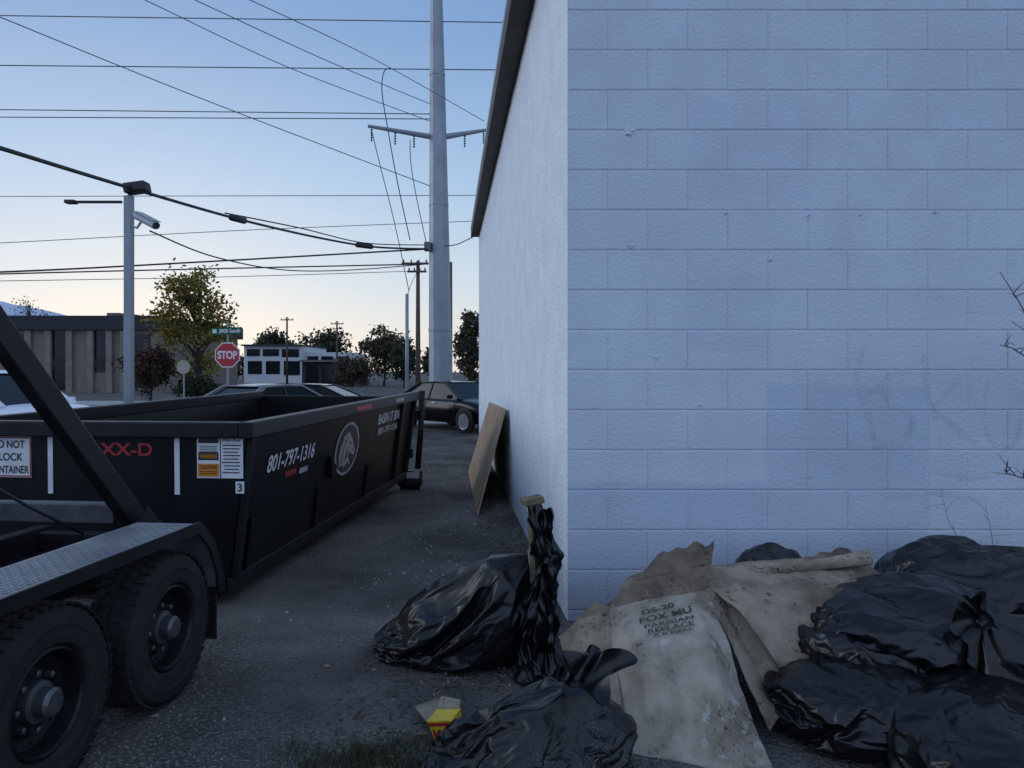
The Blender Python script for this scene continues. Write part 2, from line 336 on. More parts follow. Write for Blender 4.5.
sun=bpy.data.lights.new('sun','SUN'); so=bpy.data.objects.new('sun',sun); col.objects.link(so); sun.energy=.75; sun.angle=R(35); sun.color=(.93,.96,1.0)
so.rotation_euler=Vector((.93,-.14,-.25)).to_track_quat('-Z','Y').to_euler()
scene.view_settings.view_transform='Standard'
# ------------------------------------------------------------------ setting
def sheet(name,mat,x0,x1,y0,y1,z):
    m=MB()
    m.add([(x0,y0,z),(x1,y0,z),(x1,y1,z),(x0,y1,z)],[(0,1,2,3)])
    return tag(m.build(name,mat,normals=False),kind='structure')
sheet('ground','asphalt',-3000,3000,-60,5000,0)
sheet('road','road',-400,400,26.5,38,.004)
sheet('pavement','concrete',-400,400,24.6,26.3,.008)
m=MB(); m.box((-400,26.3,0),(400,26.5,.13)); tag(m.build('kerb','concrete'),kind='structure')
m=MB()
for i in range(14): m.box((-30+i*4.5,32.1,.008),(-27.6+i*4.5,32.25,.010))
tag(m.build('road_marking','paint_line'),kind='structure')
sheet('verge','concrete',-400,400,38.2,44,.006)
m=MB(); vs=[];fs=[]; n=90
for i in range(n+1):
    px=-700+i*10.2
    base=6+(50+max(-60,(75-px))*.2*(px>-250)+65*(px<=-250))*sm(150,85,px)+3*noise.noise(Vector((px*.02,3.1,0)))+1.6*noise.noise(Vector((px*.09,1,0)))
    for j,(yy,k) in enumerate(((3000,0),(3300,.45),(3600,.8),(3900,1.0))):
        hgt=(base*k+2*noise.noise(Vector((px*.05,j*2.3,0)))*(k>0)*(k<1))*3900/F
        X=(px-512)/F*yy; vs.append((X,yy,max(hgt,0)+(0 if k else -5)))
    if i<n:
        for j in range(3): a=i*4+j; fs.append((a,a+4,a+5,a+1))
m.add(vs,fs); tag(m.build('mountains','hazy_snow',smooth=True,normals=False),kind='structure')
def wx_(Y): return .38+(-.85-.38)/(19.3-5.1)*(Y-5.1)
m=MB()
for i in range(13000):
    Y=2.6+13*random.random()**2.0; X=random.uniform(-3.2,.9)*min(1,Y/5)+(.0 if Y>4 else .15)
    if Y>5 and X>wx_(Y)-.03: continue
    near=math.exp(-max(0,(wx_(max(Y,5.1))-X))*2.0)
    if noise.noise(Vector((X*.9,Y*.6,2)))+near*.6<random.uniform(-.30,.40): continue
    s=random.uniform(.0035,.010)*(1+.6*(Y>6))*(2.0 if random.random()<.10 else 1); a=random.random()*6
    c=Vector((X,Y,s*.3)); q=[c+Vector((math.cos(a+k*2.09)*s*random.uniform(.6,1.2),math.sin(a+k*2.09)*s,-s*.4)) for k in range(3)]
    m.add(q+[c+Vector((0,0,s*.55))],[(0,1,3),(1,2,3),(2,0,3)])
tag(m.build('gravel','stone',normals=False),'scattered gravel and grit over the dark asphalt','gravel',kind='stuff')
m=MB()
for i in range(4600):
    Y=random.uniform(4.2,15); X=wx_(max(Y,5.1))-abs(random.gauss(0,.30))-.02+(random.uniform(-.3,.5) if Y<5.1 else 0)
    if i>3500: Y=random.uniform(2.9,4.6); X=random.uniform(-.9,.3)
    s=random.uniform(.006,.022); c=Vector((X,Y,.003+random.random()*.014)); u=Vector((random.gauss(0,1),random.gauss(0,1),random.gauss(0,.35))).normalized(); v=u.cross(Vector((random.gauss(0,.3),random.gauss(0,.3),1))).normalized()
    m.add([c-u*s,c-v*s*.45,c+u*s,c+v*s*.45],[(0,1,2,3)])
tag(m.build('leaf_litter','litter',normals=False),'brown leaf litter and crumbs strewn along the wall base','leaf litter',kind='stuff')
m=MB()
tuf=[(random.gauss(365,50),random.uniform(2.95,3.45)) for _ in range(34)]+[(random.uniform(560,1000),random.uniform(4.7,5.0)) for _ in range(14)]
for i in range(6500):
    tx,ty=random.choice(tuf); g=gnd(tx,ty)+Vector((random.gauss(0,.055),random.gauss(0,.05),0))
    h=random.uniform(.012,.055); a=random.random()*6.28; t=random.uniform(0,.05); d=Vector((math.cos(a),math.sin(a),0))
    sd=Vector((-d.y,d.x,0))*.0022
    m.add([g-sd,g+sd,g+d*t+Vector((0,0,h))],[(0,1,2)])
tag(m.build('grass','grass',normals=False),'low dark grass growing at the edge of the asphalt','grass',kind='stuff')
# ------------------------------------------------------------------ white block building
CY=5.10; CX=.38; FY=19.3; FX=-.85; WZ=5.22; SL=(FX-CX)/(FY-CY)
bd=thing('block_building','tall white painted block building with brown eaves filling the right side','building',(CX,CY,0))
m=MB(); ch=40*CY/F; z0=(H-(370-HZ)*CY/F)-7*ch; bl=2*ch
random.seed(11)
def blockface(m,x0,x1,za,zb):
    b=.009; gz=.002; bz=.008; y=CY+random.uniform(-.0012,.0012)
    xs=[x0+.0008,x0+b,x1-b,x1-.0008]; zs=[za+gz,za+gz+bz,zb-gz-bz,zb-gz]
    dxv=random.uniform(.0003,.0016); d1,d2=random.uniform(.0018,.0034),random.uniform(.0018,.0034)
    vs=[(x,y+(dxv if i in(0,3) else 0)+(d1 if j==0 else d2 if j==3 else 0),z) for i,x in enumerate(xs) for j,z in enumerate(zs)]
    m.add(vs,[(i*4+j,(i+1)*4+j,(i+1)*4+j+1,i*4+j+1) for i in range(3) for j in range(3)])
r=0; z=z0
while z<WZ-.02:
    x=CX-(bl/2 if r%2 else 0)
    while x<CX+11:
        blockface(m,max(x,CX),x+bl,max(z,0),min(z+ch,WZ)); x+=bl
    z+=ch; r+=1
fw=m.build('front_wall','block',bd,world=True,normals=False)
m=MB(); m.box((CX+.001,CY+.0055,0),(CX+11.2,CY+.2,WZ)); m.build('mortar_bed','mortar',fw,world=True)
m=MB(); vs=[];fs=[]; na,nb=120,46
for i in range(na+1):
    t=i/na; t=t*t*.6+t*.4; Y=CY+.006+(FY-CY-.006)*t
    for j in range(nb+1):
        z=WZ*j/nb; X=CX+SL*(Y-CY)+.005*noise.noise(Vector((Y*2.5,z*2.5,1)))*min(1,(Y-CY)*3)
        vs.append((X,Y,z))
for i in range(na):
    for j in range(nb): a=i*(nb+1)+j; fs.append((a,a+1,a+nb+2,a+nb+1))
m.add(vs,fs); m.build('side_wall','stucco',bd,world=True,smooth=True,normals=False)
m=MB(); m.add([(FX,FY,0),(FX+12,FY,0),(FX+12,FY,WZ),(FX,FY,WZ),(CX+11.2,CY+.2,0),(CX+11.2,CY+.2,WZ)],[(0,1,2,3),(1,4,5,2)]); m.build('rear_wall','stucco',bd,world=True,normals=False)
oh=.19
P=[(CX-oh,CY-.02,WZ),(CX+11.3,CY-.02,WZ),(FX+12.1,FY+.15,WZ),(FX-oh,FY+.15,WZ)]
m=MB(); m.prism([(a,b,c+.005) for a,b,c in P],(0,0,.2)); rf=m.build('roof','roof',bd,world=True)
m=MB(); m.prism([(CX-oh-.03,CY-.05,WZ-.05),(CX-oh-.002,CY-.05,WZ-.05),(FX-oh-.002,FY+.18,WZ-.05),(FX-oh-.03,FY+.18,WZ-.05)],(0,0,.28))
m.build('fascia','fascia',rf,world=True)
m=MB(); m.prism([(CX-oh-.034,CY-.05,WZ+.13),(CX-oh-.031,CY-.05,WZ+.13),(FX-oh-.031,FY+.18,WZ+.13),(FX-oh-.034,FY+.18,WZ+.13)],(0,0,.105)); m.build('metal_flashing','galv',rf,world=True)
m=MB(); m.prism([(CX-oh,CY-.02,WZ-.02),(CX-.005,CY-.02,WZ-.02),(FX-.005,FY+.15,WZ-.02),(FX-oh,FY+.15,WZ-.02)],(0,0,.02)); m.build('soffit','fascia',rf,world=True)
def wallp(px,py,off=.003): p=at(px,py,CY); p.y=CY-off; return p
m=MB()
strokes=[[(862,348),(856,385),(868,415),(874,440)],[(912,370),(884,380),(888,404),(912,418),(900,444),(872,448)],[(922,356),(930,400),(942,448)],[(966,372),(940,400),(934,408),(958,430),(985,452)],
 [(988,378),(984,420),(996,446),(1016,440),(1022,392)],[(850,410),(870,392),(884,384)],[(930,470),(975,478),(1020,462)],[(880,500),(930,492),(1000,505)]]
for si,s in enumerate(strokes):
    pts=[wallp(*p,off=.0025+.0006*si) for p in s]; n=len(pts); q=[]
    for i in range(n-1):
        p0=pts[max(i-1,0)];p1=pts[i];p2=pts[i+1];p3=pts[min(i+2,n-1)]
        for k in range(10):
            t=k/10; q.append(.5*((2*p1)+(p2-p0)*t+(2*p0-5*p1+4*p2-p3)*t*t+(3*p1-p0-3*p2+p3)*t**3))
    q.append(pts[-1]); vs=[];fs=[]
    for i,p in enumerate(q):
        t=(q[min(i+1,len(q)-1)]-q[max(i-1,0)]).normalized(); nn=Vector((-t.z,0,t.x))*(.020+.013*noise.noise(p*5))
        vs+=[p-nn,p+nn]
        if i: fs.append((2*i-2,2*i-1,2*i+1,2*i))
    m.add(vs,fs)
m.build('graffiti','graffiti',bd,world=True,normals=False)
for px,py,s in ((630,131,.05),(631,246,.026),(656,357,.016),(725,213,.018),(935,212,.02),(770,260,.014),(860,215,.014),(700,405,.014),(808,215,.016)):
    m=MB(); p=wallp(px,py,0); n=11
    ring=[(s*random.uniform(.6,1.25),2*PI*j/n) for j in range(n)]
    vs=[p+Vector((0,-.004,0))]+[p+Vector((math.cos(a)*r_*.5,-.011*random.random()-.003,math.sin(a)*r_*.4)) for r_,a in ring]+[p+Vector((math.cos(a)*r_,.001,math.sin(a)*r_*.7)) for r_,a in ring]
    m.add(vs,[(0,1+j,1+(j+1)%n) for j in range(n)]+[(1+j,1+n+j,1+n+(j+1)%n,1+(j+1)%n) for j in range(n)])
    m.build('paint_blister','block',bd,world=True,normals=False)
# ------------------------------------------------------------------ wheels
YROT=Matrix.Rotation(R(90),4,'Y')
def wheel(parent,c,Rr,wd,rimr,rimmat,nseg=40,lugs=0,side=1,face='x',style='steel'):
    base=Matrix.Translation(c)@(YROT if face=='x' else Matrix.Rotation(R(-90),4,'X'))
    if side<0: base=base@Matrix.Rotation(PI,4,'X')
    h=wd/2; m=MB()
    m.lathe([(rimr,-h*.75),(rimr+.012,-h*.98),((Rr+rimr)/2,-h*1.06),(Rr-.03,-h*.98),(Rr-.006,-h*.74),(Rr,-h*.3),(Rr,h*.3),(Rr-.006,h*.74),(Rr-.03,h*.98),((Rr+rimr)/2,h*1.06),((Rr+rimr)/2-.012,h*1.03),(rimr+.03,h*1.02),(rimr+.012,h*.98),(rimr,h*.75)],nseg,base,close=True)
    if lugs:
        for k in range(lugs):
            a=2*PI*k/lugs
            for zc,da in ((-h*.72,0),(-h*.25,.5),(h*.25,0),(h*.72,.5)):
                aa=a+da*2*PI/lugs; e=Vector((math.cos(aa),math.sin(aa),0)); t=Vector((-e.y,e.x,0)); z=Vector((0,0,1))
                M3=base.to_3x3(); c0=base@(e*(Rr-.001)+z*zc)
                m.obox(c0,M3@(e*.005),M3@((t+z*.25*(1 if zc>0 else -1))*(2*PI*Rr/lugs*.38)),M3@(z*h*.20))
    m.build('tyre','tyre',parent,smooth=not lugs)
    m=MB()
    if style=='steel':
        m.lathe([(rimr,-h*.7),(rimr,h*.85),(rimr-.012,h*.9),(rimr-.02,h*.8),(rimr-.035,h*.25),(rimr*.66,h*.12),(rimr*.6,h*.22),(rimr*.42,h*.3),(.02,h*.3)],32,base)
        for k in range(8):
            a=2*PI*k/8; e=Vector((math.cos(a),math.sin(a),0)); m.lathe([(.018,h*.125),(.016,h*.22),(.004,h*.22)],8,base@Matrix.Translation(e*rimr*.8))
    else:
        m.lathe([(rimr,-h*.7),(rimr,h*.9),(rimr-.02,h*.95),(rimr-.03,h*.2),(.06,h*.0),(.01,h*.0)],24,base)
    m.build('rim',rimmat,parent,smooth=False,bevel=0)
    m=MB()
    if style=='steel':
        m.lathe([(.085,h*.3),(.082,h*.55),(.06,h*.6),(.058,h*.98),(.045,h*1.1),(.005,h*1.12)],18,base)
        for k in range(8):
            a=2*PI*k/8; e=Vector((math.cos(a),math.sin(a),0))*rimr*.52; m.lathe([(.014,h*.2),(.014,h*.5),(.006,h*.54)],6,base@Matrix.Translation(e))
        m.build('hub','hub',parent)
    else:
        M3=base.to_3x3()
        for k in range(5):
            a=2*PI*k/5; e=Vector((math.cos(a),math.sin(a),0)); t=Vector((-e.y,e.x,0))
            m.obox(base@(e*rimr*.52+Vector((0,0,h*.9))),M3@(e*rimr*.46),M3@(t*.026),M3@Vector((0,0,.012)))
        m.lathe([(.06,h*.2),(.055,h*.98),(.01,h*1.0)],12,base)
        m.lathe([(rimr-.028,h*.92),(rimr,h*1.0),(rimr,h*.8)],24,base)
        m.build('spokes','alloy',parent)
# ------------------------------------------------------------------ roll-off bin
K=.0987; TH=-math.atan(K)
BY=5.47; BX=(228-512)/F*BY; LB=5.35; WB=2.0; TP=.15; ZF=.20; ZT=1.25; TILT=R(.85)
bin_=thing('rolloff_bin','long black steel roll-off waste bin with white phone number on its side','waste bin',(BX,BY,0),TH)
bin_.rotation_euler=(TILT,0,TH)
m=MB()
m.prism([(0,0,.11),(0,LB,.11),(TP,LB,ZT),(TP,0,ZT)],(-.02,0,0))
m.prism([(-WB,0,.11),(-WB,LB,.11),(-WB-TP,LB,ZT),(-WB-TP,0,ZT)],(.02,0,0))
m.prism([(-WB+.019,0,.11),(-.019,0,.11),(TP-.019,0,ZT),(-WB-TP+.019,0,ZT)],(0,.025,0))
body=m.build('body','black_steel',bin_)
m=MB(); m.box((-WB+.02,.03,ZF),(-.02,LB-.03,ZF+.02)); m.build('floor','dark_inside',bin_)
rz0,rz1=ZT-.03,ZT+.09
rail=MB().box((TP-.035,-.06,rz0),(TP+.07,LB+.02,rz1)).build('top_rail','black_rail',bin_,bevel=.012)
boxes('top_rail','black_rail',bin_,[((-WB-TP-.07,-.06,rz0),(-WB-TP+.035,LB+.02,rz1)),((-WB-TP+.037,-.06,rz0+.002),(TP-.037,.045,rz1-.002))],bevel=.012)
boxes('bottom_rail','black_rail',bin_,[((-.005,-.015,.10),(.035,LB,.20)),((-WB-.035,-.015,.10),(-WB+.005,LB,.20)),((-WB+.007,-.03,.10),(-.007,-.003,.24))],bevel=.008)
boxes('skid','black_rail',bin_,[((x-.04,-.1,.0),(x+.04,LB-.6,.10)) for x in (-.55,-1.45)])
m=MB(); m.prism([(-WB,LB+.03,.14),(0,LB+.03,.14),(TP,LB+.03,ZT+.02),(-WB-TP,LB+.03,ZT+.02)],(0,.05,0))
door=m.build('rear_door','black_steel',bin_)
boxes('door_rib','black_steel',door,[((x-.04,LB+.085,.2),(x+.04,LB+.13,ZT)) for x in (-1.5,-1.0,-.5)])
for z in (.45,1.0):
    xx=TP*(z-.11)/(ZT-.11); MB().box((xx-.02,LB-.02,z-.07),(xx+.07,LB+.09,z+.07)).build('hinge','black_rail',door,bevel=.01)
sl=(TP/(ZT-.11))
def sidep(s,z,off=0): return Vector((sl*(z-.11)+off,s,z))
def side_s(px):
    a=(px-512)/F; X0=BX+.10; return (X0-a*BY)/(a-K)
def side_z(py,s): return H-(py-HZ)/F*(BY+s)-s*TILT
for s in (.05,LB-.06,LB*.86):
    m=MB(); m.prism([sidep(s-.04,.2,.002),sidep(s+.04,.2,.002),sidep(s+.04,ZT-.035,.002),sidep(s-.04,ZT-.035,.002)],(.045,0,0)); m.build('side_post','black_rail',bin_,bevel=.008)
for s in (side_s(262)-.1,side_s(322),side_s(371)):
    m=MB(); m.prism([sidep(s-.025,.2,.002),sidep(s+.025,.2,.002),sidep(s+.025,.58,.002),sidep(s-.025,.58,.002)],(.025,0,0)); m.build('side_rib','black_steel',bin_,bevel=.008)
m=MB(); m.tube([(TP+.02,LB+.10,.22),(TP+.06,LB+.10,.7),(TP+.09,LB+.10,ZT+.1)],.045,10); m.build('door_pole','black_rail',door,smooth=True)
s0=side_s(331)
m=MB(); m.prism([sidep(s0-.10,.86,.003),sidep(s0+.14,.72,.003),sidep(s0+.02,.62,.003)],(.05,0,0)); m.build('tarp_hook','black_rail',bin_,bevel=.006)
for x in (.07,-WB-.07):
    m=MB(); m.lathe([(.01,-.14),(.085,-.14),(.085,.14),(.01,.14)],20,Matrix.Translation((x,LB+.05,.085-.078))@YROT); m.box((x-.17,LB-.01,-.02),(x-.15,LB+.11,.2)); m.box((x-.17,LB-.01,.18),(x+.05,LB+.11,.20)); m.box((x+.15,LB-.01,-.02),(x+.17,LB+.11,.2)); m.build('roller','black_rail',bin_,bevel=.004)
U=Vector((0,1,0)); V=Vector((sl,0,1)).normalized(); NS=Vector((1,0,-sl)).normalized()
def onside(px,py,off=.004):
    s=side_s(px); z=side_z(py,s); return sidep(s,z)+NS*off
a,b=side_s(267),side_s(314); c=onside(289,457,.006); c.y=(a+b)/2
m=MB(); text_on(m,'801-797-1316',c,U,V,b-a,.14,.02,.15); m.build('phone_number','white_vinyl',bin_,normals=False)
m=MB(); a,b=side_s(286),side_s(297); c=onside(292,472,.005); m.quad(c,U,V,b-a,.05); m.build('red_sticker','red_vinyl',bin_,normals=False)
m=MB(); c=onside(305,469,.005); m.quad(c,U,V,.2,.05); m.build('white_sticker','grey_vinyl',bin_,normals=False)
c=onside(348,448,.005); rr=.28; ex=1.4; n=44
m=MB(); m.add([c+U*math.cos(2*PI*j/n)*rr*.9*ex+V*math.sin(2*PI*j/n)*rr*.9 for j in range(n)],[tuple(range(n))]); em=m.build('emblem','dark_vinyl',bin_,normals=False)
m=MB(); vs=[]
for j in range(n):
    an=2*PI*j/n
    for q in (rr,rr*.90): vs.append(c+NS*.001+U*math.cos(an)*q*ex+V*math.sin(an)*q)
m.add(vs,[(2*j,2*((j+1)%n),2*((j+1)%n)+1,2*j+1) for j in range(n)]); m.build('emblem_ring','grey_vinyl',em,normals=False)
hd=[(-.20,-.19),(-.24,-.05),(-.20,.06),(-.14,.12),(-.16,.15),(-.08,.15),(-.05,.19),(-.01,.16),(.03,.20),(.05,.14),(.12,.10),(.20,.02),(.26,-.04),(.25,-.08),(.20,-.10),(.13,-.07),(.07,-.05),(.05,-.09),(.08,-.13),(.14,-.20),(.02,-.16),(-.06,-.21),(-.12,-.16)]
m=MB(); m.add([c+NS*.002+U*x*1.05+V*y*.95 for x,y in hd],[tuple(range(len(hd)))]); m.build('emblem_figure','brown_vinyl',em,normals=False)
for (x,y),(x2,y2),wd in (((-.16,-.15),(-.12,.06),.016),((-.10,.06),(-.02,.12),.012),((.05,.06),(.10,.05),.012),((-.05,-.12),(-.01,.02),.014),((.17,-.03),(.22,-.05),.01),((.0,-.10),(.03,-.02),.012)):
    p=c+NS*.004+U*x*1.05+V*y*.95; q=c+NS*.004+U*x2*1.05+V*y2*.95; d=(q-p).normalized(); sd=d.cross(NS)*wd
    m=MB(); m.add([p-sd,p+sd,q+sd*.4,q-sd*.4],[(0,1,2,3)]); m.build('emblem_line','black_vinyl',em,normals=False)
c=onside(388,421,.005); m=MB(); text_on(m,'BASIN IT BIN',c+V*.06,U,V,1.0,.13,.02); text_on(m,'801-797-1316',c-V*.09,U,V,.9,.085,.015); m.build('rear_lettering','white_vinyl',bin_,normals=False)
m=MB(); s=side_s(355); m.quad((TP+.073,s,(rz0+rz1)/2),(0,1,0),(0,0,1),.55,.05); m.build('rail_sticker','red_vinyl',rail,normals=False)
m=MB(); s=side_s(392); m.quad((TP+.073,s,(rz0+rz1)/2),(0,1,0),(0,0,1),.4,.05); m.build('rail_reflector','grey_vinyl',rail,normals=False)
FU=Vector((1,0,0)); FV=Vector((0,0,1))
def onfront(px,py,off=.004):
    X=(px-512)/F*BY-BX
    return Vector((X,-off,H-(py-HZ)/F*BY))
pxm=BY/F
for px,y0,y1 in ((40,436,496),(176,430,495)):
    m=MB(); m.quad(onfront(px,(y0+y1)/2,.005),FU,FV,.04,(y1-y0)*pxm); m.build('reflective_strip','white_vinyl',bin_,normals=False)
m=MB(); text_on(m,'MAXX-D',onfront(107,450,.005),FU,FV,86*pxm,13*pxm,.025); m.build('red_lettering','red_vinyl',bin_,normals=False)
def label_panel(px0,px1,py0,py1,name):
    m=MB(); m.quad(onfront((px0+px1)/2,(py0+py1)/2,.004),FU,FV,(px1-px0)*pxm,(py1-py0)*pxm); return m.build(name,'white_vinyl',bin_,normals=False)
l1=label_panel(197,221,435,478,'caution_label'); l2=label_panel(222,245,435,478,'notice_label')
m=MB(); m.quad(onfront(209,440,.006),FU,FV,21*pxm,6*pxm); m.quad(onfront(209,456,.006),FU,FV,21*pxm,8*pxm)
for i in range(4): m.quad(onfront(209,446+i*1.8,.006),FU,FV,19*pxm,.7*pxm)
m.build('print','black_vinyl',l1,normals=False)
m=MB(); m.quad(onfront(209,470,.006),FU,FV,22*pxm,13*pxm); m.build('orange_panel','orange_vinyl',l1,normals=False)
m=MB(); text_on(m,'CAUTION',onfront(209,467,.008),FU,FV,18*pxm,4*pxm,.02)
for i in range(2): m.quad(onfront(209,471.5+i*2,.008),FU,FV,18*pxm,.7*pxm)
m.build('caution_print','black_vinyl',l1,normals=False)
m=MB(); text_on(m,'WARNING',onfront(209,456,.008),FU,FV,18*pxm,4.5*pxm,.02); m.build('warning_print','orange_vinyl',l1,normals=False)
m=MB(); text_on(m,'NOTICE',onfront(233.5,439,.006),FU,FV,18*pxm,4*pxm,.02)
for i in range(9): m.quad(onfront(233.5-(i%3)*.6,445+i*3.4,.006),FU,FV,(19-(i*7%5))*pxm,1.1*pxm)
m.build('print','black_vinyl',l2,normals=False)
l3=label_panel(237,246,481,493,'number_label'); m=MB(); text_on(m,'3',onfront(241.5,487,.006),FU,FV,4.5*pxm,8*pxm,.02); m.build('print','black_vinyl',l3,normals=False)
lc=-6; l4=label_panel(lc-25,lc+25,438,480,'container_notice')
for i,s in enumerate(('DO NOT','BLOCK','CONTAINER')):
    m=MB(); text_on(m,s,onfront(lc,446+i*13,.006),FU,FV,(36,32,45)[i]*pxm,8*pxm,.02); m.build('print','black_vinyl',l4,normals=False)
m=MB()
for a,b,c,d in ((lc,439.3,49,1.3),(lc,478.7,49,1.3),(lc-24.2,459,1.3,38),(lc+24.2,459,1.3,38)): m.quad(onfront(a,b,.0065),FU,FV,c*pxm,d*pxm)
m.build('border','red_vinyl',l4,normals=False)
# ------------------------------------------------------------------ trailer
TY=3.86; TX=(174-512)/F*TY; WR=.39
tr=thing('dump_trailer','black tandem axle trailer with tread plate mudguards and slanted hoist beam','trailer',(TX,TY,0),TH)
for x,sd in ((-.12,1),(-2.1,-1)):
    for y in (0,-.88):
        we=bpy.data.objects.new('wheel',None); col.objects.link(we); we.parent=tr
        wheel(we,(x,y,WR-.005),WR-.008,.24,.215,'rim_black',64,44,sd)
def fender(x0,x1):
    prof=[(-1.55,.42),(-1.5,.62),(-1.34,.875),(.22,.875),(.36,.75),(.44,.58),(.455,.46)]
    m=MB(); t=.012
    for (a,b),(c,d) in zip(prof,prof[1:]):
        dv=Vector((0,c-a,d-b)).normalized(); nr=Vector((0,dv.z,-dv.y))
        m.prism([(x0,a,b),(x1,a,b),(x1,c,d),(x0,c,d)],nr*t)
    return m,prof
for x0,x1 in ((-.34,.01),(-2.25,-1.9)):
    m,prof=fender(x0,x1); fe=m.build('mudguard','plate',tr)
    m=MB()
    for (a,b),(c,d) in zip(prof,prof[1:]):
        m.bar((x1+.008,a,b-.02),(x1+.008,c,d-.02),.014,.06,(0,0,1) if abs(c-a)>.05 else (0,1,0))
    m.build('mudguard_lip','black_rail',fe)
    m=MB()
    for i in range(int((x1-x0)/.03)-1):
        for j in range(50):
            x=x0+.03+i*.03; y=-1.32+j*.03; d=Vector((.5,.87,0)) if (i+j)%2 else Vector((.5,-.87,0))
            m.obox((x,y,.876),d*.011,Vector((-d.y,d.x,0))*.003,(0,0,.0025))
    m.build('tread_pattern','plate',fe)
boxes('chassis_rail','black_rail',tr,[((x-.05,-4.2,.52),(x+.05,1.0,.68)) for x in (-.62,-1.48)],bevel=.008)
boxes('crossmember','black_rail',tr,[((-1.428,y-.04,.55),(-.672,y+.04,.66)) for y in (-3.2,-2.2,-1.35,.90)],bevel=.008)
for y in (0,-.88):
    m=MB(); m.bar((-.24,y,WR-.005),(-1.98,y,WR-.005),.09,.09); m.build('axle','black_rail',tr,bevel=.01)
boxes('upper_rail','black_rail',tr,[((-.47,-4.2,.70),(-.39,.55,.82)),((-1.74,-4.2,.70),(-1.66,.55,.82))],bevel=.008)
boxes('upper_crossmember','grey_rail',tr,[((-1.658,.33,.84),(-.552,.43,.95)),((-1.658,-.6,.70),(-.472,-.5,.80)),((-1.658,-1.6,.70),(-.472,-1.5,.80))],bevel=.008)
for x in (-.487,-1.67):
    m=MB(); m.bar((x,.55,.72),(x,-.96,2.27),.075,.125,(0,1,0)); m.build('hoist_beam','black_rail',tr,bevel=.01)
m=MB(); m.bar((-.383,.53,.66),(-.383,.33,.86),.006,.20,(0,1,0)); m.build('gusset_plate','black_rail',tr,bevel=.003)
m=MB(); m.bar((-1.62,-.91,2.20),(-.53,-.91,2.20),.1,.12); m.build('hoist_crossbar','black_rail',tr,bevel=.01)
m=MB(); m.tube([(-.95,-.29,1.25),(-.83,.01,1.0),(-.73,.33,.78)],.009,6); m.build('hoist_cable','wire',tr,smooth=True)
m=MB(); m.box((-.27,.44,.17),(.0,.452,.47)); m.build('mud_flap','plastic',tr)
